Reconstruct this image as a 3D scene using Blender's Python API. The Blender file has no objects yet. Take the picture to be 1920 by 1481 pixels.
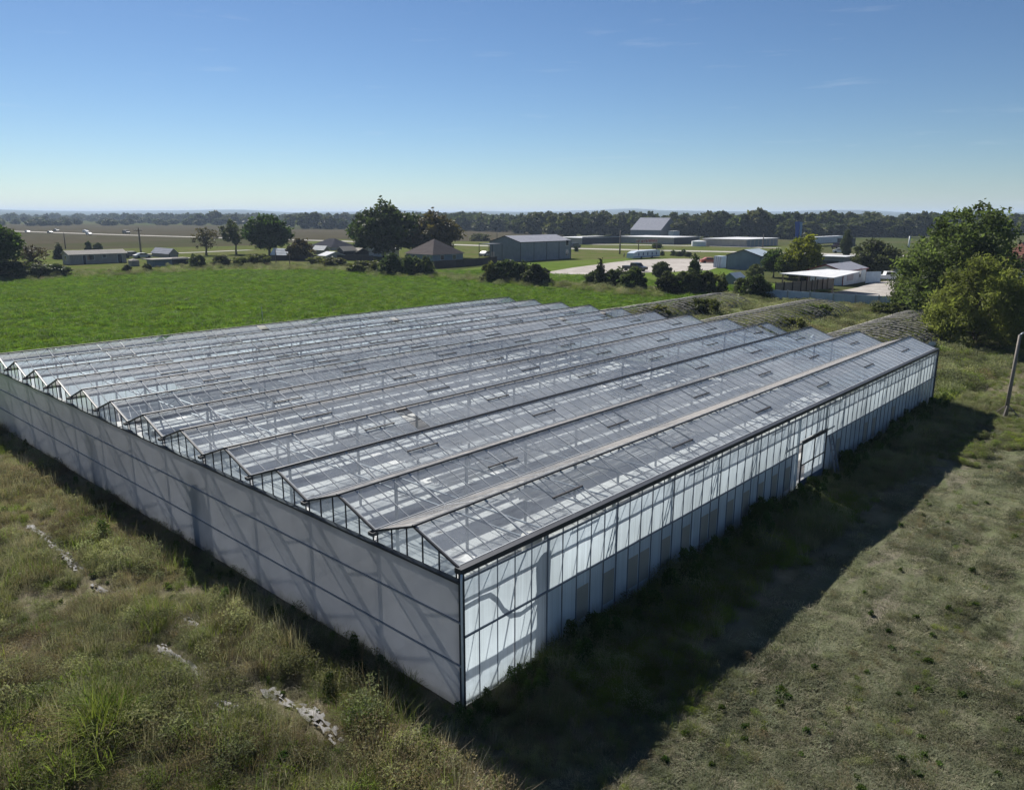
SKY_STR, SUN_STR, EXPOSURE, HAZE, SKY_SAT, SKY_GAM, SKY_PIV = .055, 5.0, 0.75, .00016, 1.02, 1.18, 8.
import bpy, math, random
import numpy as np
from mathutils import Vector, Matrix
random.seed(7); RNG = np.random.default_rng(11)
SC = bpy.context.scene
COL = SC.collection
R = math.radians

# ------------------------------------------------------------------ camera
CAM = np.array([12.13, -11.51, 11.87]); YAW, PIT, ROLL, FPX = -.7379, .2319, .0023, 1426.
_cy, _sy, _cp, _sp = math.cos(YAW), math.sin(YAW), math.cos(PIT), math.sin(PIT)
FWD = np.array([_sy*_cp, _cy*_cp, -_sp]); _r = np.array([_cy, -_sy, 0]); _u = np.cross(_r, FWD)
RT = _r*math.cos(ROLL)+_u*math.sin(ROLL); UP = -_r*math.sin(ROLL)+_u*math.cos(ROLL)
cam_d = bpy.data.cameras.new('camera'); cam = bpy.data.objects.new('camera', cam_d); COL.objects.link(cam)
cam_d.sensor_fit = 'HORIZONTAL'; cam_d.sensor_width = 36; cam_d.lens = FPX/1920*36
cam_d.clip_start = .1; cam_d.clip_end = 40000
cam.matrix_world = Matrix(((RT[0], UP[0], -FWD[0], CAM[0]), (RT[1], UP[1], -FWD[1], CAM[1]), (RT[2], UP[2], -FWD[2], CAM[2]), (0, 0, 0, 1)))
SC.camera = cam

def ray(x, y): return FWD*FPX+RT*(x-960)-UP*(y-740.5)
def at(x, y, z=0.):                     # point of the photograph -> point on the level z
    d = ray(x, y); return CAM+d*((z-CAM[2])/d[2])
def px(P):
    d = np.array(P, float)-CAM; w = d@FWD
    return 960+FPX*(d@RT)/w, 740.5-FPX*(d@UP)/w
def zat(P, y):                          # height over P that shows at picture row y
    lo, hi = 0., 60.
    for _ in range(40):
        m = (lo+hi)/2
        if px((P[0], P[1], m))[1] > y: lo = m
        else: hi = m
    return lo
def along(P, x, ax, sgn):               # distance from P along axis ax that shows at picture column x
    best, bd = 1., 1e9
    for t in np.linspace(.3, 90, 900):
        q = np.array([P[0], P[1], 0.]); q[ax] += sgn*t
        d = abs(px(q)[0]-x)
        if d < bd: bd, best = d, t
    return best
def mpp(P): return math.hypot(P[0]-CAM[0], P[1]-CAM[1])/FPX

# ------------------------------------------------------------------ object helpers
def tag(o, label=None, cat=None, group=None, kind=None):
    if label: o['label'] = label
    if cat: o['category'] = cat
    if group: o['group'] = group
    if kind: o['kind'] = kind
    return o
def empty(name, loc, label, cat, group=None, rz=0):
    o = bpy.data.objects.new(name, None); COL.objects.link(o); o.location = loc; o.rotation_euler = (0, 0, rz)
    o.empty_display_size = .3
    return tag(o, label, cat, group)
def kids(o): return [c for c in bpy.data.objects if c.parent == o]
def copy_tree(o, par=None, linkto=None):
    c = o.copy(); COL.objects.link(c); c.parent = par
    for ch in list(o.children): copy_tree(ch, c)
    return c

class MB:
    def __init__(s): s.v = []; s.f = []; s.sm = False
    def add(s, vs, fs):
        n = len(s.v); s.v += [tuple(map(float, p)) for p in vs]; s.f += [tuple(i+n for i in f) for f in fs]; return s
    def quad(s, a, b, c, d): return s.add((a, b, c, d), ((0, 1, 2, 3),))
    def poly(s, ps): return s.add(ps, (tuple(range(len(ps))),))
    def box(s, x0, x1, y0, y1, z0, z1):
        return s.add(((x0, y0, z0), (x1, y0, z0), (x1, y1, z0), (x0, y1, z0), (x0, y0, z1), (x1, y0, z1), (x1, y1, z1), (x0, y1, z1)),
                     ((0, 3, 2, 1), (4, 5, 6, 7), (0, 1, 5, 4), (1, 2, 6, 5), (2, 3, 7, 6), (3, 0, 4, 7)))
    def bar(s, a, b, w, h=None, upv=(0, 0, 1)):
        a = Vector(a); b = Vector(b); h = h or w; d = (b-a).normalized(); u = Vector(upv)
        if abs(d.dot(u)) > .98: u = Vector((0, 1, 0))
        x = d.cross(u).normalized()*(w/2); y = x.cross(d).normalized()*(h/2)
        vs = [a-x-y, a+x-y, a+x+y, a-x+y, b-x-y, b+x-y, b+x+y, b-x+y]
        return s.add(vs, ((0, 3, 2, 1), (4, 5, 6, 7), (0, 1, 5, 4), (1, 2, 6, 5), (2, 3, 7, 6), (3, 0, 4, 7)))
    def tube(s, pts, rad, n=8, cap=True):
        pts = [Vector(p) for p in pts]; k = len(pts)
        if not hasattr(rad, '__len__'): rad = [rad]*k
        vs = []; x = None
        for i, p in enumerate(pts):
            d = (pts[min(i+1, k-1)]-pts[max(i-1, 0)]).normalized()
            if x is None: x = d.orthogonal().normalized()
            x = (x-d*x.dot(d)).normalized(); y = d.cross(x)
            vs += [p+(x*math.cos(2*math.pi*j/n)+y*math.sin(2*math.pi*j/n))*rad[i] for j in range(n)]
        fs = [(i*n+j, i*n+(j+1) % n, (i+1)*n+(j+1) % n, (i+1)*n+j) for i in range(k-1) for j in range(n)]
        if cap: fs += [tuple(range(n))[::-1], tuple((k-1)*n+j for j in range(n))]
        return s.add(vs, fs)
    def prism(s, prof, y0, y1, ax='y'):   # profile (a, z) pushed along an axis
        n = len(prof)
        g = (lambda a, z, t: (a, t, z)) if ax == 'y' else (lambda a, z, t: (t, a, z))
        vs = [g(a, z, y0) for a, z in prof]+[g(a, z, y1) for a, z in prof]
        return s.add(vs, [tuple(range(n)), tuple(range(2*n-1, n-1, -1))]+[(i, i+n, (i+1) % n+n, (i+1) % n) for i in range(n)])
    def mesh(s, name, mat, smooth=False):
        m = bpy.data.meshes.new(name); m.from_pydata(s.v, [], s.f); m.update()
        if mat: m.materials.append(mat)
        if smooth: m.polygons.foreach_set('use_smooth', [True]*len(m.polygons))
        return m
    def build(s, name, mat, par=None, smooth=False, fix=True):
        m = s.mesh(name, mat, smooth)
        if fix and len(m.polygons) > 1:
            import bmesh
            b = bmesh.new(); b.from_mesh(m); bmesh.ops.recalc_face_normals(b, faces=b.faces); b.to_mesh(m); b.free()
        o = bpy.data.objects.new(name, m); COL.objects.link(o); o.parent = par
        return o
def quads_mesh(name, V, mat):             # V: (n,4,3) leaf cards
    n = len(V); m = bpy.data.meshes.new(name)
    m.vertices.add(n*4); m.vertices.foreach_set('co', V.astype(np.float32).ravel())
    m.loops.add(n*4); m.loops.foreach_set('vertex_index', np.arange(n*4, dtype=np.int32))
    m.polygons.add(n); m.polygons.foreach_set('loop_start', np.arange(0, n*4, 4, dtype=np.int32))
    m.update(calc_edges=True); m.validate()
    if mat: m.materials.append(mat)
    return m

# ------------------------------------------------------------------ materials
def newmat(name):
    m = bpy.data.materials.new(name); m.use_nodes = True; t = m.node_tree; t.nodes.clear()
    return m, t, t.nodes, t.links
def N(t, typ, **kw):
    n = t.nodes.new(typ)
    for k, v in kw.items():
        if k == 'ins':
            for a, b in v.items(): n.inputs[a].default_value = b
        else: setattr(n, k, v)
    return n
def rgba(c): return (c[0], c[1], c[2], 1)
def mixrgb(t, fac, a, b, typ='MIX'):
    n = t.nodes.new('ShaderNodeMix'); n.data_type = 'RGBA'; n.blend_type = typ
    for s, v in ((n.inputs[0], fac), (n.inputs[6], a), (n.inputs[7], b)):
        if hasattr(v, 'node'): t.links.new(v, s)
        else: s.default_value = v if not isinstance(v, tuple) else rgba(v)
    return n.outputs[2]
def noise(t, scale, detail=4, rough=.6, vec=None, stretch=None, seed=0.):
    n = t.nodes.new('ShaderNodeTexNoise'); n.inputs['Scale'].default_value = scale; n.inputs['Detail'].default_value = detail
    n.inputs['Roughness'].default_value = rough
    if vec is None: vec = N(t, 'ShaderNodeNewGeometry').outputs['Position']
    mp = t.nodes.new('ShaderNodeMapping'); mp.inputs['Location'].default_value = (seed*13.7, seed*7.1, seed*3.3)
    if stretch: mp.inputs['Scale'].default_value = stretch
    t.links.new(vec, mp.inputs[0]); t.links.new(mp.outputs[0], n.inputs['Vector'])
    return n.outputs[0]
def ramp(t, s, lo, hi):
    n = t.nodes.new('ShaderNodeMapRange'); n.inputs[1].default_value = lo; n.inputs[2].default_value = hi
    t.links.new(s, n.inputs[0]); return n.outputs[0]
def math_(t, op, a, b=0.):
    n = t.nodes.new('ShaderNodeMath'); n.operation = op
    for s, v in ((n.inputs[0], a), (n.inputs[1], b)):
        if hasattr(v, 'node'): t.links.new(v, s)
        else: s.default_value = v
    return n.outputs[0]
def simple(name, col, rough=.6, metal=0., var=.15, scale=3., bump=0., spec=.3):
    m, t, n, l = newmat(name); p = N(t, 'ShaderNodeBsdfPrincipled'); o = N(t, 'ShaderNodeOutputMaterial')
    oc = N(t, 'ShaderNodeTexCoord').outputs['Object']
    a = noise(t, scale, 5, .65, oc); b = noise(t, scale*.13, 3, .5, oc, seed=2)
    f = math_(t, 'ADD', math_(t, 'MULTIPLY', a, .6), math_(t, 'MULTIPLY', b, .4))
    c = mixrgb(t, ramp(t, f, .3, .7), tuple(x*(1-var) for x in col), tuple(min(1, x*(1+var)) for x in col))
    l.new(c, p.inputs['Base Color']); p.inputs['Roughness'].default_value = rough; p.inputs['Metallic'].default_value = metal
    p.inputs['Specular IOR Level'].default_value = spec
    if bump:
        bp = N(t, 'ShaderNodeBump', ins={'Strength': bump, 'Distance': .05}); l.new(a, bp.inputs['Height']); l.new(bp.outputs[0], p.inputs['Normal'])
    l.new(p.outputs[0], o.inputs[0]); return m
def corrugated(name, col, axis=1, pitch=.25, rough=.7, metal=.0, var=.12, dirt=(.2, .17, .14), spec=.06):
    m, t, n, l = newmat(name); p = N(t, 'ShaderNodeBsdfPrincipled'); o = N(t, 'ShaderNodeOutputMaterial')
    oc = N(t, 'ShaderNodeTexCoord').outputs['Object']
    sp = N(t, 'ShaderNodeSeparateXYZ'); l.new(oc, sp.inputs[0])
    w = math_(t, 'SINE', math_(t, 'MULTIPLY', sp.outputs[axis], 2*math.pi/pitch))
    bp = N(t, 'ShaderNodeBump', ins={'Strength': .6, 'Distance': .03}); l.new(w, bp.inputs['Height']); l.new(bp.outputs[0], p.inputs['Normal'])
    a = noise(t, .9, 5, .65, oc)
    c = mixrgb(t, ramp(t, a, .3, .7), tuple(x*(1-var) for x in col), tuple(min(1, x*(1+var)) for x in col))
    c = mixrgb(t, math_(t, 'MULTIPLY', ramp(t, noise(t, 3, 6, .7, oc, seed=5), .58, .8), .45), c, dirt)
    l.new(c, p.inputs['Base Color']); p.inputs['Roughness'].default_value = rough; p.inputs['Metallic'].default_value = metal
    p.inputs['Specular IOR Level'].default_value = spec
    l.new(p.outputs[0], o.inputs[0]); return m
def leafmat(name, col, trans=.45, var=.35, hue=.03, col2=None, spot=.9, sc=.35, vr=.56):
    """leaf: diffuse and translucent, tint differs per plant and per clump"""
    m, t, n, l = newmat(name); o = N(t, 'ShaderNodeOutputMaterial')
    oi = N(t, 'ShaderNodeObjectInfo')
    nz = noise(t, sc, 3, .6)
    c = mixrgb(t, ramp(t, nz, .35, .68), tuple(x*(1-var) for x in col), tuple(x*(1+var) for x in (col2 or col)))
    h = N(t, 'ShaderNodeHueSaturation')
    l.new(math_(t, 'ADD', .5-hue, math_(t, 'MULTIPLY', oi.outputs['Random'], hue*2)), h.inputs['Hue'])
    rv = math_(t, 'FRACT', math_(t, 'MULTIPLY', oi.outputs['Random'], 7.31))
    l.new(math_(t, 'ADD', 1-vr/2, math_(t, 'MULTIPLY', rv, vr)), h.inputs['Value'])
    l.new(c, h.inputs['Color'])
    d = N(t, 'ShaderNodeBsdfPrincipled', ins={'Roughness': .6, 'Specular IOR Level': .1}); tr = N(t, 'ShaderNodeBsdfTranslucent'); mx = N(t, 'ShaderNodeMixShader', ins={0: trans})
    l.new(h.outputs[0], d.inputs['Base Color'])
    tc = mixrgb(t, 1., h.outputs[0], (1.15, 1.25, .85), 'MULTIPLY'); l.new(tc, tr.inputs[0])
    l.new(d.outputs[0], mx.inputs[1]); l.new(tr.outputs[0], mx.inputs[2]); l.new(mx.outputs[0], o.inputs[0]); return m
def glassmat(name, tint, dirt, dirtcol, dscale=1.4, refl=1.):
    """a thin pane: clear, mirror-like at grazing angles, with a film of dust and dried algae"""
    m, t, n, l = newmat(name); o = N(t, 'ShaderNodeOutputMaterial')
    lw = N(t, 'ShaderNodeLayerWeight', ins={'Blend': .5})
    f5 = math_(t, 'POWER', lw.outputs['Facing'], 5.)
    fr = math_(t, 'ADD', .07*refl, math_(t, 'MULTIPLY', f5, .9*refl))
    tp = N(t, 'ShaderNodeBsdfTransparent', ins={0: rgba(tint)}); gl = N(t, 'ShaderNodeBsdfGlossy', ins={0: (.95, .97, 1, 1), 'Roughness': .06})
    m1 = N(t, 'ShaderNodeMixShader'); l.new(fr, m1.inputs[0]); l.new(tp.outputs[0], m1.inputs[1]); l.new(gl.outputs[0], m1.inputs[2])
    df = N(t, 'ShaderNodeBsdfDiffuse', ins={0: rgba(dirtcol)}); tl = N(t, 'ShaderNodeBsdfTranslucent', ins={0: rgba(dirtcol)})
    m2 = N(t, 'ShaderNodeMixShader', ins={0: .5}); l.new(df.outputs[0], m2.inputs[1]); l.new(tl.outputs[0], m2.inputs[2])
    nz = noise(t, dscale, 6, .7); nb = noise(t, .12, 3, .5, seed=3)
    dd = math_(t, 'MULTIPLY', math_(t, 'ADD', math_(t, 'MULTIPLY', ramp(t, nz, .3, .75), .6), math_(t, 'MULTIPLY', ramp(t, nb, .35, .65), .7)), dirt)
    # the dust film is a slanted path: thicker at grazing view
    dd = math_(t, 'MINIMUM', math_(t, 'MULTIPLY', dd, math_(t, 'ADD', 1., math_(t, 'MULTIPLY', math_(t, 'POWER', lw.outputs['Facing'], 3.), 2.5))), .85)
    m3 = N(t, 'ShaderNodeMixShader'); l.new(dd, m3.inputs[0]); l.new(m1.outputs[0], m3.inputs[1]); l.new(m2.outputs[0], m3.inputs[2])
    l.new(m3.outputs[0], o.inputs[0]); return m
def filmmat(name, col, trans, clear=0., rough=.25, streak=None, dk=.80):
    """milky sheet: lets light through scattered"""
    m, t, n, l = newmat(name); o = N(t, 'ShaderNodeOutputMaterial')
    nz = noise(t, 1.2, 5, .65, stretch=streak or (1, 1, .35)); nb = noise(t, .3, 3, .5, seed=4)
    f = math_(t, 'ADD', math_(t, 'MULTIPLY', nz, .5), math_(t, 'MULTIPLY', nb, .5))
    c = mixrgb(t, ramp(t, f, .35, .65), tuple(x*dk for x in col), col)
    sp = N(t, 'ShaderNodeSeparateXYZ'); l.new(N(t, 'ShaderNodeNewGeometry').outputs['Position'], sp.inputs[0])
    low = math_(t, 'MULTIPLY', math_(t, 'SUBTRACT', 1., ramp(t, sp.outputs[2], .05, .9)), ramp(t, noise(t, 2.2, 5, .7, seed=8), .35, .75))
    c = mixrgb(t, math_(t, 'MULTIPLY', low, .55), c, (.22, .25, .2))     # splashed soil and algae along the foot
    df = N(t, 'ShaderNodeBsdfDiffuse'); tl = N(t, 'ShaderNodeBsdfTranslucent'); l.new(c, df.inputs[0]); l.new(c, tl.inputs[0])
    m1 = N(t, 'ShaderNodeMixShader', ins={0: trans}); l.new(df.outputs[0], m1.inputs[1]); l.new(tl.outputs[0], m1.inputs[2])
    tp = N(t, 'ShaderNodeBsdfTransparent', ins={0: (.9, .95, 1, 1)})
    m2 = N(t, 'ShaderNodeMixShader', ins={0: clear}); l.new(m1.outputs[0], m2.inputs[1]); l.new(tp.outputs[0], m2.inputs[2])
    lw = N(t, 'ShaderNodeLayerWeight', ins={'Blend': .5}); fr = math_(t, 'ADD', .04, math_(t, 'MULTIPLY', math_(t, 'POWER', lw.outputs['Facing'], 5.), .7))
    gl = N(t, 'ShaderNodeBsdfGlossy', ins={'Roughness': rough}); m3 = N(t, 'ShaderNodeMixShader')
    l.new(fr, m3.inputs[0]); l.new(m2.outputs[0], m3.inputs[1]); l.new(gl.outputs[0], m3.inputs[2])
    l.new(m3.outputs[0], o.inputs[0]); return m
def groundmat(name, layers, bump=.5, bscale=6.):
    """layers: first colour, then (colour, noise scale, lo, hi, seed, stretch)"""
    m, t, n, l = newmat(name); o = N(t, 'ShaderNodeOutputMaterial'); p = N(t, 'ShaderNodeBsdfPrincipled', ins={'Roughness': 1., 'Specular IOR Level': 0.})
    c = layers[0]
    for col, sc, lo, hi, sd, st in layers[1:]:
        c = mixrgb(t, ramp(t, noise(t, sc, 6, .68, seed=sd, stretch=st), lo, hi), c, col)
    l.new(c, p.inputs['Base Color'])
    bp = N(t, 'ShaderNodeBump', ins={'Strength': bump, 'Distance': .12}); l.new(noise(t, bscale, 6, .75), bp.inputs['Height']); l.new(bp.outputs[0], p.inputs['Normal'])
    l.new(p.outputs[0], o.inputs[0]); return m

M = {}
M['white_metal'] = simple('white painted metal', (.62, .64, .64), .45, var=.1)
M['grey_metal'] = simple('galvanised metal', (.33, .35, .37), .45, .4, var=.15)
M['dark_metal'] = simple('dark gutter metal', (.035, .038, .045), .5, var=.25)
M['black'] = simple('black rubber', (.02, .02, .02), .7)
M['wood_pole'] = simple('weathered wood', (.16, .13, .105), .85, var=.25, scale=8)
M['steel_pole'] = simple('rusty lamp steel', (.20, .175, .15), .7, var=.3, scale=4)
M['glass_dark'] = simple('dark window glass', (.02, .025, .03), .08, var=.1, spec=.6)
M['roofglass'] = glassmat('roof glass', (.87, .92, .95), .34, (.58, .62, .67))
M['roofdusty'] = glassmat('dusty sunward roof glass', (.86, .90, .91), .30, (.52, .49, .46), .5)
M['gableglass'] = glassmat('gable glass', (.80, .88, .93), .5, (.55, .62, .68), .8)
M['poly'] = filmmat('milky polycarbonate', (.46, .455, .475), .26, .02, .3)
M['film'] = filmmat('white plastic film', (.76, .84, .89), .55, .03, .15, (13, 13, .12), .62)
M['shadefilm'] = filmmat('shade tinted plastic film', (.72, .83, .92), .46, .02, .15, (13, 13, .12), .68)  # white film again, with the blue of its shaded band put into the colour
M['infill'] = filmmat('beige infill sheet', (.44, .41, .355), .25, .02, .3)
# ------------------------------------------------------------------ light
SUN = Vector((-1.15, .38, 1.)).normalized()
EL = math.asin(SUN.z); AZ = math.atan2(SUN.x, SUN.y)      # azimuth clockwise from +Y
W = bpy.data.worlds.new('World'); SC.world = W; W.use_nodes = True
wt = W.node_tree; wt.nodes.clear()
sky = wt.nodes.new('ShaderNodeTexSky'); sky.sky_type = 'NISHITA'; sky.sun_disc = False; sky.sun_elevation = EL; sky.sun_rotation = AZ
sky.altitude = 200; sky.air_density = .9; sky.dust_density = .1; sky.ozone_density = 3.0
bg = wt.nodes.new('ShaderNodeBackground'); bg.inputs[1].default_value = SKY_STR
wo = wt.nodes.new('ShaderNodeOutputWorld'); 
hsv = wt.nodes.new('ShaderNodeHueSaturation'); hsv.inputs['Saturation'].default_value = SKY_SAT
tc = wt.nodes.new('ShaderNodeTexCoord'); mpn = wt.nodes.new('ShaderNodeMapping'); mpn.inputs['Scale'].default_value = (5, 5, 60)
cn = wt.nodes.new('ShaderNodeTexNoise'); cn.inputs['Scale'].default_value = 1.6; cn.inputs['Detail'].default_value = 7; cn.inputs['Roughness'].default_value = .6
cr = wt.nodes.new('ShaderNodeMapRange'); cr.inputs[1].default_value = .60; cr.inputs[2].default_value = .80; cr.inputs[4].default_value = .16
mxn = wt.nodes.new('ShaderNodeMix'); mxn.data_type = 'RGBA'; mxn.inputs[7].default_value = (9, 9.6, 10.2, 1)
gm_ = wt.nodes.new('ShaderNodeGamma'); gm_.inputs[1].default_value = SKY_GAM
wt.links.new(tc.outputs['Generated'], mpn.inputs[0]); wt.links.new(mpn.outputs[0], cn.inputs['Vector']); wt.links.new(cn.outputs[0], cr.inputs[0])
wt.links.new(sky.outputs[0], hsv.inputs['Color']); 
def scl(f_):
    n_ = wt.nodes.new('ShaderNodeVectorMath'); n_.operation = 'SCALE'; n_.inputs[3].default_value = f_; return n_
s1_, s2_ = scl(1/SKY_PIV), scl(SKY_PIV)
wt.links.new(hsv.outputs[0], s1_.inputs[0]); s2_.operation = 'MULTIPLY'; s2_.inputs[1].default_value = (SKY_PIV*.75, SKY_PIV*.815, SKY_PIV*.87); wt.links.new(s1_.outputs[0], gm_.inputs[0]); wt.links.new(gm_.outputs[0], s2_.inputs[0]); wt.links.new(s2_.outputs[0], mxn.inputs[6])
wt.links.new(cr.outputs[0], mxn.inputs[0]); wt.links.new(mxn.outputs[2], bg.inputs[0])
wt.links.new(bg.outputs[0], wo.inputs[0])
sd = bpy.data.lights.new('sun', 'SUN'); sd.energy = SUN_STR; sd.angle = R(.5); sd.color = (1, .955, .89)
so = bpy.data.objects.new('sun', sd); COL.objects.link(so); so.location = SUN*200; so.rotation_euler = SUN.to_track_quat('Z', 'Y').to_euler()
SC.view_settings.view_transform = 'Standard'; SC.view_settings.look = 'None'; SC.view_settings.gamma = 1; SC.view_settings.exposure = EXPOSURE
SC.render.engine = 'CYCLES'
cy = SC.cycles; cy.transparent_max_bounces = 32; cy.max_bounces = 8; cy.diffuse_bounces = 4; cy.glossy_bounces = 3; cy.transmission_bounces = 4
cy.caustics_reflective = False; cy.caustics_refractive = False; cy.use_denoising = True; cy.sample_clamp_indirect = 6
SC.render.use_persistent_data = False
# ------------------------------------------------------------------ greenhouse
S, L, HE, HR, NS, PW = 3.2, 41.73, 3.72, 4.30, 12, .652
GH = empty('greenhouse', (0, 0, 0), 'long low glass greenhouse of twelve pointed roof spans with milky side walls', 'greenhouse')
XW = -NS*S
M['vent_rail'] = simple('brown vent rail', (.045, .04, .04), .5)
M['vent_side'] = simple('vent side bars', (.34, .355, .37), .5, .3)
M['alu'] = simple('dull aluminium bars', (.36, .38, .40), .75, 0., var=.15, spec=.1)
M['lining'] = simple('beige tarpaulin lining', (.62, .575, .51), .8, var=.2, scale=2)
M['clear'] = glassmat('clear wall glass', (.84, .9, .92), .12, (.5, .5, .48))
M['floorfab'] = groundmat('white ground fabric', [(.74, .73, .71), ((.36, .36, .37), .55, .50, .62, 1, (1, .35, 1)), ((.07, .07, .08), .30, .60, .66, 2, (1, .3, 1)), ((.80, .79, .76), 1.6, .60, .75, 6, None), ((.16, .13, .11), .9, .62, .70, 3, None)], .4, 5)  # dark patches paint dirt and truss shadows into the fabric colour
fl = MB(); fl.box(XW+.05, -.05, .02, L-.1, -.1, .02)
tag(fl.build('floor', M['floorfab']), 'white weed fabric floor inside the greenhouse', 'floor', kind='structure')

def roof_pt(k, side, t, y, lift=0.):      # side +1: slope that falls towards +x; t 0 ridge .. 1 valley
    xr = -(k+.5)*S; nx = .3405*side; nz = .94
    return Vector((xr+side*t*S/2+nx*lift, y, HR-(HR-HE)*t+nz*lift))
vent_mesh = None
y_bar = [min(L, max(0., -.135+.655*i)) for i in range(65)]; y_bar[0] = 0.; y_bar[-1] = L
for k in range(NS):
    g = MB(); fr = MB()
    for side in (1, -1):
        for i in range(64):
            ya, yb = y_bar[i], y_bar[i+1]
            if random.random() < .012 and k > 0: continue                     # a missing pane
            e = [random.gauss(0, .0022) for _ in range(4)]
            g.quad(roof_pt(k, side, .02, ya, e[0]), roof_pt(k, side, .02, yb, e[1]), roof_pt(k, side, .985, yb, e[2]), roof_pt(k, side, .985, ya, e[3]))
        for i, y in enumerate(y_bar):
            thick = i in (0, 64) or (i % 10 in (4, 9))
            w = .055 if thick else .026
            fr.bar(roof_pt(k, side, 0.01, y, .002), roof_pt(k, side, .99, y, .002), w, (.024 if not thick else .034) if side > 0 else .012)
        fr.bar(roof_pt(k, side, .97, 0, .004), roof_pt(k, side, .97, L, .004), .03, .02)
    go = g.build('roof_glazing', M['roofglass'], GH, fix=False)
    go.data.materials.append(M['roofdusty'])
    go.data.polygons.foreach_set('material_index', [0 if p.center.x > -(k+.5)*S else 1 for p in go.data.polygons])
    fr.build('glazing_frame', M['alu'], go)
    rc = MB(); rc.box(-(k+.5)*S-.035, -(k+.5)*S+.035, -.08, L+.05, HR+.006, HR+.06)
    rc.build('ridge_cap', M['dark_metal'], go)
    for j in range(6):
        yv = y_bar[min(62, 7+10*j+(0 if k % 2 == 0 else 1))]
        op = random.choice((.005, .006, .01, .015, .03))
        v = MB(); w2 = 2*.655
        a0 = roof_pt(k, 1, .03, yv, .02); a1 = roof_pt(k, 1, .52, yv, .02+op); b0 = roof_pt(k, 1, .03, yv+w2, .02); b1 = roof_pt(k, 1, .52, yv+w2, .02+op)
        v.bar(a0, a1, .012, .015); v.bar(b0, b1, .012, .015); nf = len(v.f); v.bar(a1-Vector((0, .04, 0)), b1+Vector((0, .04, 0)), .055, .04)
        vo = v.build('roof_vent', M['vent_side'], go); vo.data.materials.append(M['vent_rail'])
        vo.data.polygons.foreach_set('material_index', [0 if i_ < nf else 1 for i_ in range(len(vo.data.polygons))])
for k in range(NS+1):
    g = MB(); x = -k*S
    if k in (0,):
        g.box(x-.06, x+.17, -.12, L+.1, HE-.12, HE+.02)
    else:
        g.box(x-.10, x-.085, -.2, L+.1, HE-.09, HE+.01); g.box(x+.085, x+.10, -.2, L+.1, HE-.09, HE+.01); g.box(x-.085, x+.085, -.2, L+.1, HE-.09, HE-.075)
        g.box(x-.085, x+.085, -.2, -.185, HE-.075, HE+.01)
    g.build('gutter', M['dark_metal'] if k in (0, NS) else M['gutter_inner'] if 'gutter_inner' in M else M.setdefault('gutter_inner', simple('weathered gutter metal', (.10, .10, .105), .5, .2)), GH)
# gables
def gable(k, y, zb, mat, miss=()):
    g = MB(); f = MB(); xr = -(k+.5)*S; n = 5; go = None
    top = lambda x: HR-.02-(HR-HE)*abs(x-xr)/(S/2)
    xs = [xr-S/2+.09+(S-.18)*i/n for i in range(n+1)]
    for i in range(n):
        if i in miss:
            if g.f: go = g.build('gable_glazing', mat, GH, fix=False); g = MB()
            continue
        pts = [(xs[i], y, zb), (xs[i+1], y, zb), (xs[i+1], y, top(xs[i+1]))]
        if xs[i] < xr < xs[i+1]: pts.append((xr, y, top(xr)))
        pts.append((xs[i], y, top(xs[i])))
        g.poly(pts)
    if g.f: go = g.build('gable_glazing', mat, GH, fix=False)
    s = -1 if y < 5 else 1
    for x in xs: f.bar((x, y+s*.012, zb), (x, y+s*.012, top(x)), .03, .03)
    for sd_ in (1, -1): f.bar((xr+sd_*S/2, y+s*.03, HE+.012), (xr, y+s*.03, HR+.012), .05, .055)
    f.build('gable_frame', M['dark_metal'], go)
for k in range(NS):
    gable(k, -.02, 3.40, M['gableglass'] if k < 7 else M['clear'], {6: (3,), 5: (1,), 0: (), 8: (2, 3), 9: (1,), 10: (3,)}.get(k, ()))
    gable(k, L, 3.40, M['gableglass'], {3: (1,), 7: (3,)}.get(k, ()))
# front wall of milky sheets, three rows
fw = MB(); rows = (0., 1.2, 2.36, 3.42); xsf = [-38.45+2.146*i for i in range(19)]
jit = {(i, j): random.gauss(0, .007) for i in range(19) for j in range(4)}
for i in range(18):
    for j in range(3):
        a, b = xsf[i], xsf[i+1]; c, d = rows[j], rows[j+1]
        fw.quad((a, -.12+jit[i, j], c), (b, -.12+jit[i+1, j], c), (b, -.12+jit[i+1, j+1], d), (a, -.12+jit[i, j+1], d))
fwo = fw.build('polycarbonate_wall', M['poly'], GH, fix=False)
M['rail_blue'] = simple('grey blue rails', (.19, .21, .25), .5, .2)
M['rail_soft'] = simple('soft grey rails', (.25, .255, .275), .6)
r_ = MB()
for z in rows[1:3]: r_.box(-38.45, .17, -.165, -.13, z-.02, z+.02)
r_.build('wall_frame', M['rail_soft'], fwo)
r_ = MB(); r_.box(-38.5, .2, -.2, -.05, 3.39, 3.445); r_.build('top_rail', M['dark_metal'], fwo)
# posts and braces behind the sheets, seen as dim bands
r_ = MB()
for k in range(NS+1):
    x = -k*S; r_.box(x-.03, x+.03, -.07, -.03, 0, 3.4)
r_.box(XW, 0, -.075, -.071, 3.30, 3.34)
r_.build('wall_studs_frame', M['grey_metal'], fwo)
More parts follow.
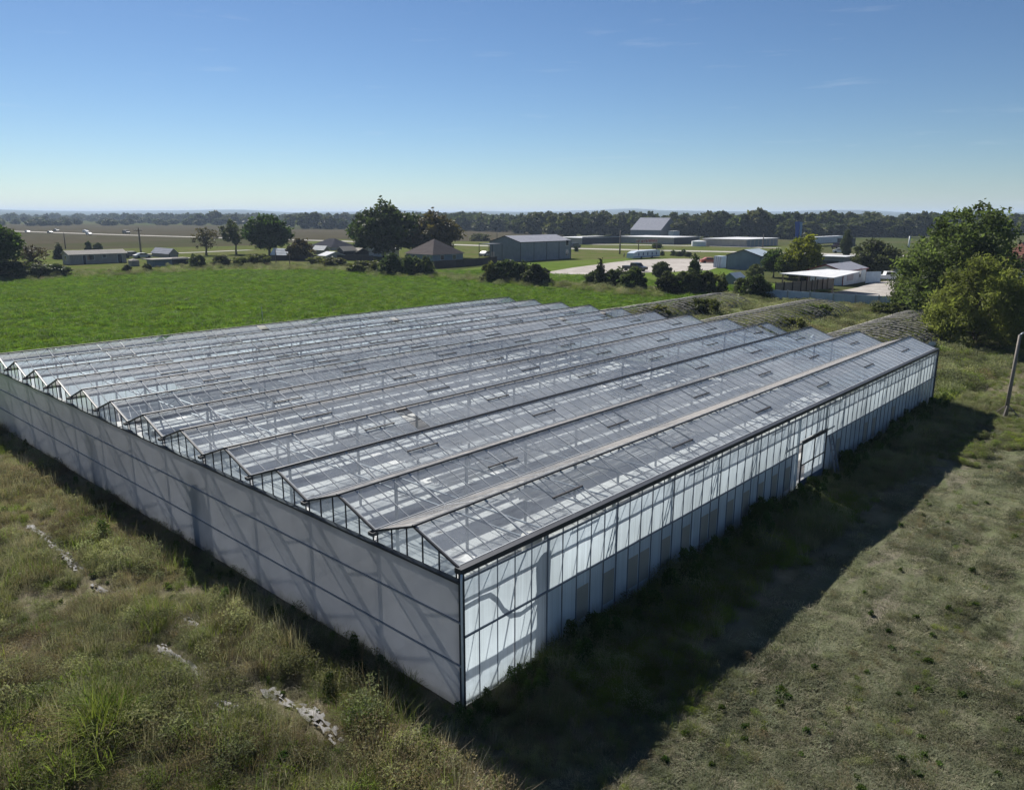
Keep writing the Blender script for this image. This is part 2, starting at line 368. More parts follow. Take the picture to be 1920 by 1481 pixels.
# long east wall (x = 0.1)
XE = .1
openp = {7, 9, 11, 12, 14, 16, 18, 19, 21, 23, 25, 27, 29, 38, 44, 46, 51}
up = MB(); lo = MB(); gb = MB()
for i in range(64):
    a, b = y_bar[i]+.004, y_bar[i+1]-.004
    if 31 <= i < 35:
        zs = 2.36
    else: zs = 1.93
    e = [random.gauss(0, .008) for _ in range(4)]
    up.quad((XE+e[0], a, zs), (XE+e[1], b, zs), (XE+e[2], b, 3.42), (XE+e[3], a, 3.42))
    gb.quad((XE, y_bar[i], 3.42), (XE, y_bar[i+1], 3.42), (XE, y_bar[i+1], 3.66), (XE, y_bar[i], 3.66))
    if 31 <= i < 35:
        if i == 31: lo.build('lower_wall_film', M['shadefilm'], GH, fix=False); lo = MB()
        continue
    if i in openp:
        top = 1.46
        w1 = MB(); w1.quad((XE+.003, a+.05, .42), (XE+.003, b-.05, .42), (XE+.003, b-.05, top), (XE+.003, a+.05, top)); w1.build('infill_panel', M['infill'], GH, fix=False); lo.quad((XE, a, 0), (XE, b, 0), (XE, b, top+.01), (XE, a, top+.01)); lo.quad((XE, a, top+.01), (XE, b, top+.01), (XE, b, 1.9), (XE, a, 1.9))
    elif i <= 4: up.quad((XE+e[0], a, 0), (XE+e[1], b, 0), (XE+e[2], b, 1.9), (XE+e[3], a, 1.9))
    else: lo.quad((XE+e[0], a, 0), (XE+e[1], b, 0), (XE+e[2], b, 1.9), (XE+e[3], a, 1.9))
sw = up.build('upper_wall_film', M['film'], GH, fix=False); lo.build('lower_wall_film', M['shadefilm'], GH, fix=False); gb.build('wall_glazing', M['clear'], GH, fix=False)
mu = MB()
for i, y in enumerate(y_bar):
    if 31 < i < 35: mu.box(XE+.004, XE+.035, y-.012, y+.012, 2.4, 3.62); continue
    w = .016 if i % 5 == 0 else .008
    mu.box(XE+.004, XE+.035, y-w, y+w, 0, 3.62)
mu.box(XE+.005, XE+.045, 0, 20.0, 1.89, 1.94); mu.box(XE+.005, XE+.045, 23.1, L, 1.89, 1.94)
mu.box(XE+.005, XE+.05, 0, L, 3.40, 3.44)
mu.build('wall_frame', M['rail_blue'], sw)
# closed far walls
bw = MB()
for i in range(18): bw.quad((xsf[i]+.01, L+.05, 0), (xsf[i+1]-.01, L+.05, 0), (xsf[i+1]-.01, L+.05, 3.42), (xsf[i]+.01, L+.05, 3.42))
bw.build('back_wall_film', M['film'], GH, fix=False)
bw = MB()
for i in range(64): bw.quad((XW-.05, y_bar[i]+.01, 0), (XW-.05, y_bar[i+1]-.01, 0), (XW-.05, y_bar[i+1]-.01, 3.62), (XW-.05, y_bar[i]+.01, 3.62))
bw.build('outer_wall_film', M['film'], GH, fix=False)
# corner posts and downpipe
for (x, y) in ((.13, -.08), (.13, L+.06), (XW-.06, -.08), (XW-.06, L+.06)):
    c = MB(); c.box(x-.055, x+.055, y-.05, y+.05, 0, 3.6); c.build('corner_post', M['dark_metal'], GH)
c = MB(); c.tube([(.22, -.17, 0), (.22, -.17, 3.5), (.16, -.1, 3.62)], .028, 8); c.build('downpipe', M['white_metal'], GH, True)
# columns, trusses
cm = MB(); cm.box(-.04, .04, -.04, .04, 0, HE-.1); cmesh = cm.mesh('column', M['grey_metal'])
for i in range(7):
    for j in range(1, 14):
        o = bpy.data.objects.new('column', cmesh); COL.objects.link(o); o.parent = GH
        o.location = (min(-.06, max(XW+.06, -6.4*i)), min(L-.08, .06+j*3.2), 0)
tm = MB()
tm.box(XW, 0, -.022, .022, 3.1, 3.15); tm.box(XW, 0, -.022, .022, 3.56, 3.6)
for i in range(48):
    xa, xb = XW+.8*i, XW+.8*(i+1)
    za, zb = (3.15, 3.56) if i % 2 else (3.56, 3.15)
    tm.bar((xa, 0, za), (xb, 0, zb), .025, .025)
tmesh = tm.mesh('truss_lattice', M['grey_metal'])
for j in range(1, 14):
    o = bpy.data.objects.new('truss_lattice', tmesh); COL.objects.link(o); o.parent = GH; o.location = (0, min(L-.08, .06+j*3.2)+.07, 0)
# pulled-back shade cloth bundles that run the length of each span, and the wires of the screen
M['cloth'] = filmmat('grey white shade cloth', (.72, .71, .70), .3, .0, .6)
for k in range(1, NS):
    b = MB(); x0 = -k*S-1.32; wd = 1.15; np_ = 16; n = 40; ys = [6.2+.5*math.sin(k*2.3)+(L-7.2)*i/n for i in range(n+1)]
    def cl_(i_, j_): return (x0+wd*j_/np_+.03*math.sin(i_*.9+j_*2+k), ys[i_], 2.56+(.05 if j_ % 2 else -.03)+.03*math.sin(i_*.55+j_*1.1+k*2)-.05*abs(j_/np_-.5)+(.05 if j_ >= np_-2 else 0))
    for i in range(n):
        for j in range(np_): b.quad(cl_(i, j), cl_(i+1, j), cl_(i+1, j+1), cl_(i, j+1))
    b.build('shade_cloth', M['cloth'], GH, fix=False)
# inner lining on the east side
li = MB(); li.box(-.47, -.45, 3.05, 20.1, .02, 2.40); li.box(-.47, -.45, 23.3, L-.4, .02, 2.40)
li.build('wall_lining', M['lining'], GH)
cb = MB(); cb.tube([(-.5, 3.22, .02), (-.5, 3.2, .6), (-.48, 3.22, 1.5), (-.5, 3.2, 2.4), (-.5, 3.2, 3.35)], [.46, .34, .27, .25, .30], 12); cb.build('curtain_bundle', M['lining'], GH, True)
# sliding door
M['door_blue'] = simple('blue grey door sheet', (.10, .14, .21), .5, var=.2)
dr = MB(); d = .22
dr.box(d, d+.05, 18.56, 20.2, 2.30, 2.36); dr.box(d, d+.05, 23.0, 23.95, 2.30, 2.36)
do = MB(); do.box(d, d+.06, 20.2, 23.0, 2.27, 2.42)
for y in (20.24, 21.62, 22.98): do.box(d, d+.05, y-.035, y+.035, 0, 2.27)
do.box(d, d+.05, 20.275, 21.585, 1.28, 1.33); do.box(d, d+.05, 21.655, 22.945, 1.28, 1.33)
door = do.build('sliding_door', M['dark_metal'], GH); dr.build('track', M['grey_metal'], door)
p = MB(); p.quad((d+.02, 20.275, 1.33), (d+.02, 21.585, 1.33), (d+.02, 21.585, 2.27), (d+.02, 20.275, 2.27)); p.quad((d+.02, 21.655, 1.33), (d+.02, 22.945, 1.33), (d+.02, 22.945, 2.27), (d+.02, 21.655, 2.27))
p.quad((d+.02, 20.72, .58), (d+.02, 21.585, .58), (d+.02, 21.585, 1.28), (d+.02, 20.72, 1.28)); p.quad((d+.02, 21.655, .58), (d+.02, 22.945, .58), (d+.02, 22.945, 1.28), (d+.02, 21.655, 1.28))
p.build('door_film', M['film'], door, fix=False)
p = MB(); p.box(d+.01, d+.03, 20.275, 22.945, 0.02, .575); p.build('door_sheet', M['door_blue'], door)
for y in (20.0, 23.12):
    j = MB(); j.box(XE-.02, XE+.07, y-.05, y+.05, 0, 3.4); j.build('door_jamb', M['white_metal'] if y < 21 else M['grey_metal'], GH)

# things inside and beside the greenhouse
hs = empty('duct_hose', (-.3, 1.4, 2.), 'curved grey hose hanging inside the corner of the glass wall', 'hose')
h = MB(); pts = [(0.02, -1.3, 1.0), (0, -.7, 1.05), (0, -.35, 1.03), (0, -.1, .8), (0, .15, .4), (0, .45, .12), (0, .8, .02), (0, 1.25, .08), (0, 1.6, .1)]
h.tube(pts, .055, 8); h.build('hose', M['grey_metal'], hs, True)
M['dk'] = simple('dark green grey casing', (.07, .08, .08), .7)
def silhouette(pxx, pyy, label, wd, ht):  # unidentified bodies, flattened against the sheet to block light as silhouettes
    d = ray(pxx, pyy); t = (-.12-CAM[1])/d[1]; P = CAM+d*t
    e = empty('silhouette_body', (P[0]-.45, .06, 0), label, 'equipment', 'dark silhouette bodies behind the milky wall')
    b = MB(); b.tube([(0, 0, .45*ht), (0, 0, .5*ht), (0, 0, .75*ht), (0, 0, .92*ht), (0, 0, ht)], [.45*wd, .55*wd, .58*wd, .42*wd, .1*wd], 12); b.v = [(a, q*.2, z) for a, q, z in b.v]; b.build('hood', M['dk'], e, True)
    b = MB(); b.box(-.34*wd, .34*wd, -.1, .1, 0.02, .46*ht); b.build('base', M['dk'], e)
silhouette(176, 855, 'tall dark hooded heater seen as a slim silhouette through the milky wall', .62, 2.7)
silhouette(373, 965, 'broad dark hooded heater seen as a round-topped silhouette through the milky wall', 1.0, 2.95)
ld = empty('ladder', (.62, 23.5, 0), 'grey metal ladder leaning on the glass wall beside the sliding door', 'ladder')
for s in (-.2, .2):
    b = MB(); b.bar((.18, s, .0), (-.36, s, 2.05), .035, .07); b.build('rail', M['rail_blue'], ld)
for i in range(7):
    b = MB(); t = .12+.13*i; b.bar((.18-.54*t, -.18, 2.05*t), (.18-.54*t, .18, 2.05*t), .035, .03); b.build('rung', M['rail_blue'], ld)
# ------------------------------------------------------------------ ground
def vnoise(x, y, s, seed):                # smooth value noise, numpy
    x = np.asarray(x, float)*s+seed*17.3; y = np.asarray(y, float)*s+seed*9.1
    xi = np.floor(x).astype(int); yi = np.floor(y).astype(int); fx = x-xi; fy = y-yi
    fx = fx*fx*(3-2*fx); fy = fy*fy*(3-2*fy)
    def h(a, b):
        n = (a*374761393+b*668265263+seed*1442695) & 0x7fffffff
        n = ((n ^ (n >> 13))*1274126177) & 0x7fffffff
        return ((n ^ (n >> 16)) & 0xffff)/65535.
    return (h(xi, yi)*(1-fx)+h(xi+1, yi)*fx)*(1-fy)+(h(xi, yi+1)*(1-fx)+h(xi+1, yi+1)*fx)*fy
def fbm(x, y, s, seed): return .5*vnoise(x, y, s, seed)+.3*vnoise(x, y, s*2.1, seed+1)+.2*vnoise(x, y, s*4.3, seed+2)
def sstep(a, b, x): t = np.clip((x-a)/(b-a), 0, 1); return t*t*(3-2*t)
def gh(x, y):
    x = np.asarray(x, float); y = np.asarray(y, float)
    dx = np.maximum(np.maximum(-38.6-x, x-.2), 0); dy = np.maximum(np.maximum(-.2-y, y-42), 0)
    d = np.hypot(dx, dy)
    w = sstep(.0, 2.5, d)*(1-sstep(24, 40, d))*sstep(-52, -44, x)
    rut = .05*np.sin(x*2*np.pi/1.9+.8*np.sin(y*.12))*sstep(4.5, 7, x)*sstep(.3, .6, vnoise(x, y, .07, 44))
    return w*(.28*(fbm(x, y, .22, 5)-.5)+.10*(vnoise(x, y, 1.1, 9)-.5)+rut)
def lines(a, b, st): return list(np.arange(a, b, st))
gx = [-14000, -9000, -5000, -3000, -2000, -1200, -800, -500, -300, -180, -120, -80]+lines(-60, 42, .45)+[50, 70, 110, 180, 300, 600, 1200, 3000, 7000, 14000]
gy = [-3000, -1200, -500, -200, -80]+lines(-40, 60, .45)+[65, 75, 90, 120, 160, 220, 300, 450, 700, 1100, 2000, 3500, 6000, 9000, 14000]
GX, GY = np.meshgrid(gx, gy, indexing='ij'); GZ = gh(GX, GY); nx_, ny_ = GX.shape
gm = bpy.data.meshes.new('ground')
vs = np.stack([GX, GY, GZ], -1).reshape(-1, 3)
idx = np.arange(nx_*ny_).reshape(nx_, ny_)
fs = np.stack([idx[:-1, :-1], idx[1:, :-1], idx[1:, 1:], idx[:-1, 1:]], -1).reshape(-1, 4)
gm.from_pydata(vs.tolist(), [], fs.tolist()); gm.polygons.foreach_set('use_smooth', [True]*len(gm.polygons))
def ground_material():
    m, t, n, l = newmat('rough ground'); o = N(t, 'ShaderNodeOutputMaterial'); p = N(t, 'ShaderNodeBsdfPrincipled', ins={'Roughness': 1., 'Specular IOR Level': 0.})
    g = N(t, 'ShaderNodeNewGeometry').outputs['Position']; sp = N(t, 'ShaderNodeSeparateXYZ'); l.new(g, sp.inputs[0])
    # far: meadow and stubble
    far = mixrgb(t, ramp(t, noise(t, .01, 5, .6, seed=1), .42, .6), (.058, .072, .026), (.080, .080, .038))
    # weeds side: brown litter and moss
    weed = mixrgb(t, ramp(t, noise(t, .8, 6, .7, seed=2), .35, .65), (.12, .112, .068), (.20, .175, .125))
    # mown side: bare soil, dead straw and low grass
    mow = mixrgb(t, ramp(t, noise(t, 1.1, 7, .72, seed=3), .38, .62), (.098, .112, .058), (.140, .142, .092))
    mow = mixrgb(t, ramp(t, noise(t, .5, 6, .7, seed=4, stretch=(2.2, .4, 1)), .54, .66), mow, (.172, .156, .120))
    mow = mixrgb(t, ramp(t, noise(t, 5, 6, .75, seed=7), .58, .75), mow, (.060, .060, .042))
    side = math_(t, 'ADD', sp.outputs[0], math_(t, 'MULTIPLY', noise(t, .5, 4, .6, seed=6), 2.2))
    c = mixrgb(t, ramp(t, side, 4.2, 5.6), weed, mow)
    d = N(t, 'ShaderNodeVectorMath', operation='LENGTH'); l.new(g, d.inputs[0])
    c = mixrgb(t, ramp(t, d.outputs['Value'], 58, 75), c, far)
    l.new(c, p.inputs['Base Color'])
    bp = N(t, 'ShaderNodeBump', ins={'Strength': .8, 'Distance': .1}); l.new(noise(t, 4., 7, .75), bp.inputs['Height']); l.new(bp.outputs[0], p.inputs['Normal'])
    l.new(p.outputs[0], o.inputs[0]); return m
gm.materials.append(ground_material())
go = bpy.data.objects.new('ground', gm); COL.objects.link(go); tag(go, 'rough weedy ground reaching to the horizon', 'ground', kind='structure')

def sheet(name, pts, z, mat, label, cat, px_pts=True):
    P = [at(*p)[:2] if px_pts else p for p in pts]
    b = MB(); b.poly([(p[0], p[1], z) for p in P])
    m = b.mesh(name, mat)
    import bmesh
    bm = bmesh.new(); bm.from_mesh(m); bmesh.ops.triangulate(bm, faces=bm.faces); bmesh.ops.recalc_face_normals(bm, faces=bm.faces)
    for f in bm.faces:
        if f.normal.z < 0: f.normal_flip()
    bm.to_mesh(m); bm.free()
    o = bpy.data.objects.new(name, m); COL.objects.link(o); return tag(o, label, cat, kind='structure')
def ribbon(name, pts, wd, z, mat, label, cat):
    P = [Vector((*at(*p)[:2], z)) for p in pts]; b = MB(); L_, R_ = [], []
    for i, p in enumerate(P):
        d = (P[min(i+1, len(P)-1)]-P[max(i-1, 0)]).normalized(); n = Vector((-d.y, d.x, 0))*wd/2
        L_.append(p+n); R_.append(p-n)
    for i in range(len(P)-1): b.quad(R_[i], R_[i+1], L_[i+1], L_[i])
    return tag(b.build(name, mat, fix=False), label, cat, kind='structure')

M['pasture'] = groundmat('bright pasture', [(.080, .145, .016), ((.110, .165, .026), .05, .4, .62, 1, None), ((.046, .092, .014), .45, .50, .66, 2, None), ((.030, .060, .012), 1.4, .60, .72, 3, None)], 1., 3.)
M['lawn'] = groundmat('lawn', [(.085, .130, .024), ((.115, .145, .04), .06, .42, .62, 1, None), ((.06, .09, .022), .5, .55, .75, 4, None)], .5, 3)
M['meadow'] = groundmat('rank meadow edge', [(.085, .108, .028), ((.115, .112, .05), .12, .42, .6, 2, None), ((.06, .085, .02), .5, .5, .7, 5, None)], .9, 2)
M['crop'] = groundmat('stubble field', [(.076, .064, .044), ((.058, .055, .032), .012, .4, .6, 2, (1, .25, 1)), ((.092, .08, .055), .3, .5, .7, 3, (.2, 1, 1)), ((.055, .062, .026), .004, .56, .66, 5, None)], .6, 1.5)
M['gravel'] = groundmat('pale gravel', [(.40, .37, .34), ((.31, .285, .26), .12, .4, .62, 2, None), ((.47, .45, .42), .6, .5, .7, 4, None), ((.22, .20, .17), .3, .62, .74, 5, None)], .3, 6)
M['road'] = groundmat('pale worn road', [(.42, .40, .36), ((.34, .33, .30), .1, .4, .6, 2, None)], .1, 8)
M['asph'] = groundmat('grey asphalt', [(.20, .20, .195), ((.26, .25, .24), .2, .4, .6, 3, None)], .1, 8)

sheet('crop_field', [(-500, 421), (100, 421), (500, 424.5), (700, 428), (1000, 432), (1080, 436), (1075, 446), (930, 455), (640, 450), (470, 462), (200, 468), (60, 470), (-500, 455)], .03, M['crop'], 'wide brown stubble field beyond the houses', 'field')
sheet('roadside_grass', [(-500, 446), (60, 470), (200, 467), (470, 461), (640, 449), (930, 454), (1075, 455), (1320, 458), (1500, 462), (1500, 492), (1320, 490), (1070, 490), (800, 500), (500, 500), (300, 507), (-300, 515)], .05, M['meadow'], 'rough green grass between the houses and the highway', 'grass')
sheet('pasture', [(-39.2, -30), (-39.2, 46), (-37, 54), (-37, 80), (-44, 92)]+[tuple(at(*p)[:2]) for p in ((1230, 553), (1090, 545), (960, 533), (820, 522), (700, 512), (450, 504), (300, 512), (120, 520), (0, 526), (-300, 540))]+[(-150, -30)], .07, M['pasture'], 'bright green pasture beside the greenhouse', 'pasture', False)
sheet('meadow_edge', [(-300, 541), (0, 527), (120, 521), (300, 513), (450, 505), (700, 513), (830, 523), (960, 534), (1090, 546), (1232, 555), (1260, 545), (1110, 530), (950, 518), (830, 511), (640, 496), (450, 492), (300, 503), (120, 514), (0, 520), (-300, 533)], .09, M['meadow'], 'strip of rank yellow green weeds along the pasture edge', 'meadow')
sheet('lawn', [(815, 512), (960, 495), (1070, 489), (1240, 484), (1300, 500), (1360, 505), (1430, 530), (1560, 545), (1450, 560), (1250, 550), (1100, 532), (950, 520)], .11, M['lawn'], 'mown lawn around the grey metal shop building', 'lawn')
sheet('gravel_lot', [(1028, 511), (1075, 503), (1150, 493), (1185, 489), (1260, 486), (1345, 487), (1362, 497), (1330, 508), (1262, 511), (1180, 513), (1100, 519), (1050, 521)], .14, M['gravel'], 'pale gravel parking lot behind the shrubs', 'gravel lot')
sheet('gravel_yard', [(1530, 556), (1610, 540), (1640, 530), (1700, 526), (1760, 530), (1740, 565), (1690, 566), (1640, 562)], .12, M['gravel'], 'pale gravel yard beside the white cottage', 'gravel yard')
ribbon('driveway', [(1440, 549), (1490, 541), (1530, 536)], 2.6, .16, M['gravel'], 'pale driveway leading under the carport', 'driveway')
ribbon('highway', [(-300, 425), (13, 433.5), (230, 441), (450, 447.5), (615, 452), (870, 460), (1070, 466.5), (1200, 469.5), (1400, 473.5), (1560, 477), (1760, 482)], 8.5, .10, M['road'], 'pale straight highway crossing the plain', 'highway')
ribbon('storage_drive', [(1075, 458.5), (1200, 460), (1330, 462), (1460, 466)], 6, .13, M['road'], 'pale drive in front of the storage buildings', 'driveway')
ribbon('house_lane', [(235, 478), (300, 476.5), (380, 473.5), (470, 469.5)], 4, .12, M['road'], 'narrow pale lane behind the mobile home', 'lane')

# distant low hills
def hills():
    b = MB(); rings = [(2600, 0.), (3600, 6.), (5000, 22.), (6800, 44.), (8200, 58.), (9000, 36.)]; n = 120
    for j, (rad, h) in enumerate(rings):
        for i in range(n+1):
            a = YAW-.95+1.9*i/n
            z = h*(.35+1.1*float(fbm(i*.9, j*1.3, .14, 31)))*(.55+.6*min(1, i/70))-1.5
            rr = rad*(1+.06*math.sin(i*.37+j))
            b.v.append((CAM[0]+math.sin(a)*rr, CAM[1]+math.cos(a)*rr, z))
    for j in range(len(rings)-1):
        for i in range(n): b.f.append((j*(n+1)+i, j*(n+1)+i+1, (j+1)*(n+1)+i+1, (j+1)*(n+1)+i))
    m = groundmat('wooded hills', [(.035, .05, .022), ((.075, .085, .04), .0022, .45, .62, 2, None), ((.13, .12, .08), .0035, .6, .68, 3, None)], .3, .05)
    o = b.build('hills', m, None, True, fix=False); tag(o, 'low wooded hills fading to blue on the horizon', 'hills', kind='structure')
hills()
# ------------------------------------------------------------------ plants: prototypes
HID = bpy.data.collections.new('plant_prototypes')      # never linked to the scene
def cards(P, s, rng, up=.0, asp=1.7):
    """leaf cards (rhombs) round the points P, size s"""
    n = len(P); d = rng.normal(size=(n, 3)); d[:, 2] += up; d /= np.linalg.norm(d, axis=1)[:, None]
    e = rng.normal(size=(n, 3)); e -= d*(e*d).sum(1)[:, None]; e /= np.linalg.norm(e, axis=1)[:, None]
    ss = (s*rng.uniform(.6, 1.4, n))[:, None]
    return np.stack([P-d*ss*asp*.5, P+e*ss*.5, P+d*ss*asp*.5, P-e*ss*.5], 1)
def crown_points(rng, nclump, per, shape, r):
    """clump centres fill a lumpy unit crown (z 0..1, radius .5); leaves gather round each clump"""
    out = []; cents = []
    lob = [(rng.uniform(0, 2*np.pi), rng.uniform(.12, .30), rng.uniform(.3, .85), rng.uniform(.16, .30)) for _ in range(7)]
    tries = 0
    while len(cents) < nclump and tries < 20000:
        tries += 1
        p = np.array([rng.uniform(-.5, .5), rng.uniform(-.5, .5), rng.uniform(0, 1)])
        if not shape(p, lob): continue
        cents.append(p)
    for c in cents:
        rr = r*rng.uniform(.6, 1.3); k = int(per*rng.uniform(.5, 1.4))
        q = rng.normal(size=(k, 3))*rr*.55; q[:, 2] *= .75
        out.append(c+q)
    return np.concatenate(out), cents
def sh_round(z0, pw=2., hollow=.35):
    def f(p, lob):
        if p[2] < z0: return False
        zz = (p[2]-z0)/(1-z0); rmax = .47*(1-abs(2*zz-.9)**pw*.9) if zz > .1 else .47*(.35+5*zz*.5)
        r = math.hypot(p[0], p[1])
        if r < max(.02, rmax) and r > hollow*rmax*(.5+.5*RNG.random()): base = True
        else: base = r < rmax*.6 and RNG.random() < .35
        return base and (RNG.random() < .35 or any(math.hypot(p[0]-math.cos(a)*rr, p[1]-math.sin(a)*rr) < w*1.1 and abs(p[2]-z) < .34 for a, rr, z, w in lob))
    return f
def sh_tall(z0):
    def f(p, lob):
        if p[2] < z0: return False
        zz = (p[2]-z0)/(1-z0); rmax = .48*min(1, (1-zz)*2.0)**.7*min(1, .55+zz*1.4)
        r = math.hypot(p[0], p[1]); return r < rmax and (r > rmax*.45 or RNG.random() < .3) and (RNG.random() < .4 or any(math.hypot(p[0]-math.cos(a)*rr, p[1]-math.sin(a)*rr) < w for a, rr, z, w in lob))
    return f
def sh_cone(p, lob):
    r = math.hypot(p[0], p[1]); return r < .48*(1-p[2])**.8+.03 and r > .15*(1-p[2])
def sh_dome(p, lob):
    r = math.hypot(p[0], p[1]); rm = .48*math.sqrt(max(0, 1-p[2]**2.2)); return r < rm and (r > rm*.5 or p[2] > .6) and (RNG.random() < .3 or any(math.hypot(p[0]-math.cos(a)*rr, p[1]-math.sin(a)*rr) < w*1.05 for a, rr, z, w in lob))
PROTO = {}
def proto(kind, H, W_, shape, nclump, per, r, leaf, mat, z0, trunk_r, seed, limbs=9, mat_t='bark', up=0., asp=1.7, core=None):
    rng = np.random.default_rng(seed)
    pts, cents = crown_points(rng, nclump, per, shape, r/W_)
    V = pts*np.array([W_, W_, H])
    V = V[V[:, 2] > .02*H]
    cm_ = quads_mesh('crown', cards(V, leaf, rng, up, asp), M[mat])
    t = MB(); wob = lambda z: (.05*W_*math.sin(z*2.3+seed), .05*W_*math.cos(z*1.7+seed))
    zt = H*min(.8, z0+.45); k = 6
    t.tube([(wob(i/k*2)[0]*i/k, wob(i/k*2)[1]*i/k, zt*i/k) for i in range(k+1)], [trunk_r*(1.25 if i == 0 else 1-.75*i/k) for i in range(k+1)], 8)
    cs = sorted(cents, key=lambda c: -math.hypot(c[0], c[1])); random.Random(seed).shuffle(cs)
    for c in cs[:limbs]:
        c = np.array(c)*np.array([W_, W_, H]); z1 = max(H*z0*.8, min(zt*.95, c[2]*.62)); b0 = np.array([wob(z1/zt*2)[0]*z1/zt, wob(z1/zt*2)[1]*z1/zt, z1])
        mid = b0*.5+c*.5+np.array([0, 0, .04*H]); t.tube([b0, mid, c], [trunk_r*.42, trunk_r*.25, trunk_r*.08], 5)
    tm_ = t.mesh('trunk', M[mat_t], True)
    PROTO[kind] = (cm_, tm_, H, W_)
M['bark'] = simple('grey brown bark', (.075, .06, .048), .9, var=.3, scale=6)
M['lf_oak'] = leafmat('dark oak leaves', (.036, .052, .016), .35, .45, .02, (.050, .068, .018))
M['lf_elm'] = leafmat('green elm leaves', (.045, .070, .016), .4, .4, .02, (.062, .088, .020))
M['lf_cotton'] = leafmat('cottonwood leaves', (.085, .118, .036), .48, .45, .015, (.130, .165, .055))
M['lf_willow'] = leafmat('willow leaves', (.165, .185, .050), .5, .35, .01, (.20, .22, .06))
M['lf_lime'] = leafmat('yellow green leaves', (.105, .125, .014), .5, .3, .01, (.15, .155, .018))
M['lf_olive'] = leafmat('grey olive leaves', (.072, .082, .036), .35, .35, .02, (.09, .098, .042))
M['lf_brown'] = leafmat('bronze brown leaves', (.060, .048, .022), .3, .4, .02, (.075, .06, .02))
M['lf_shrub'] = leafmat('dark shrub leaves', (.040, .056, .022), .35, .5, .02, (.062, .078, .028))
M['lf_weedy'] = leafmat('hedge weeds', (.085, .105, .028), .4, .4, .03, (.12, .13, .04))
M['lf_far'] = leafmat('far tree leaves', (.036, .050, .018), .35, .55, .03, (.075, .085, .028))
proto('oak', 14, 15, sh_round(.14, 2.2), 230, 46, .085*14, .55, 'lf_oak', .14, .42, 3, 14)
proto('broad', 12, 11, sh_round(.16, 2.), 190, 46, .09*11, .48, 'lf_elm', .16, .32, 5, 12)
proto('sparse', 10, 9, sh_round(.32, 2., .1), 60, 34, .075*9, .42, 'lf_olive', .3, .26, 8, 18)
proto('bare', 9, 8, sh_round(.2, 2., .1), 70, 22, .08*8, .28, 'lf_brown', .2, .30, 9, 34)
proto('cottonwood', 16, 14, sh_tall(.05), 230, 115, .075*14, .25, 'lf_cotton', .08, .34, 13, 18)
proto('willow', 10, 11, sh_dome, 150, 150, .10*11, .13, 'lf_willow', .03, .22, 17, 22, asp=4., up=.5)
proto('lime', 9, 8, sh_tall(.03), 170, 60, .085*8, .34, 'lf_lime', .05, .2, 19, 10)
proto('roundtree', 8, 9, sh_round(.06, 2.2), 180, 60, .09*8, .34, 'lf_olive', .08, .22, 23, 10)
proto('shrub', 4, 5, sh_dome, 110, 55, .1*4.4, .26, 'lf_shrub', .03, .10, 29, 8)
proto('shrub_b', 4, 4.4, sh_dome, 90, 55, .11*4, .26, 'lf_shrub', .03, .10, 37, 8)
proto('weedbush', 3, 4.5, sh_dome, 80, 50, .12*3.4, .24, 'lf_weedy', .02, .05, 31, 6)
proto('cedar', 7, 3.6, sh_cone, 150, 40, .075*5, .24, 'lf_shrub', .05, .14, 41, 8, up=.6)
proto('far_a', 13, 13, sh_round(.08, 2.2), 90, 26, .10*13, 1.15, 'lf_far', .1, .35, 43, 5)
proto('far_b', 13, 11, sh_tall(.04), 90, 26, .10*12, 1.10, 'lf_far', .1, .35, 47, 5)
used_proto = {}
def tree(kind, name, x, yb, ytop, wpx, label, cat='tree', group=None, mat=None, P=None):
    P = at(x, yb) if P is None else P
    cm_, tm_, H, W_ = PROTO[kind]
    h = zat(P, ytop); w = wpx*mpp(P)
    e = empty(name, (P[0], P[1], 0), label, cat, group, random.uniform(0, 6.28))
    fat = w/W_; tall = h/H
    for nm, me in (('crown', cm_), ('trunk', tm_)):
        o = bpy.data.objects.new(nm, me); COL.objects.link(o); o.parent = e; o.scale = (fat, fat, tall)
        if nm == 'crown' and mat:
            o.material_slots[0].link = 'OBJECT'; o.material_slots[0].material = M[mat]
    return e
G1 = 'trees along the highway houses'
tree('broad', 'tree', -8, 521, 412, 84, 'tall dark tree with shrubs at its foot beside the mobile home')
tree('bare', 'tree', 62, 512, 456, 58, 'low brownish tree between the tall dark tree and the mobile home')
tree('shrub', 'shrub', 18, 524, 490, 62, 'dark shrub right under the tall dark tree by the mobile home', 'shrub')
tree('shrub_b', 'shrub', 62, 522, 493, 56, 'dark shrub in the middle of the clump by the mobile home', 'shrub')
tree('shrub', 'shrub', 102, 519, 494, 52, 'dark shrub nearest the mobile home gable', 'shrub')
tree('cedar', 'cedar', 112, 486, 456, 20, 'dark cedar standing at the mobile home gable end', 'cedar')
tree('shrub_b', 'shrub', 166, 470, 452, 11, 'tiny thin shrub behind the mobile home roof', 'shrub')
tree('shrub', 'shrub', 184, 470, 455, 15, 'small rounded dark shrub behind the mobile home roof', 'shrub')
tree('shrub', 'shrub', 239, 513, 496, 17, 'small round bush on the grass before the little shed', 'shrub')
tree('shrub_b', 'shrub', 277, 511, 494, 17, 'small round bush on the grass before the open carport', 'shrub')
tree('shrub_b', 'shrub', 206, 513, 506, 7, 'tiny sapling on the pasture edge before the mobile home', 'shrub')
tree('bare', 'tree', 387, 479, 422, 52, 'thin bronze tree with bare twigs beside the gabled shed')
tree('sparse', 'tree', 443, 477, 412, 56, 'open olive tree with its bare trunk showing')
tree('broad', 'tree', 506, 480, 397, 80, 'tall rounded green tree next to the open olive tree')
tree('oak', 'tree', 722, 485, 379, 122, 'largest dark spreading tree over the house roofs', mat='lf_oak')
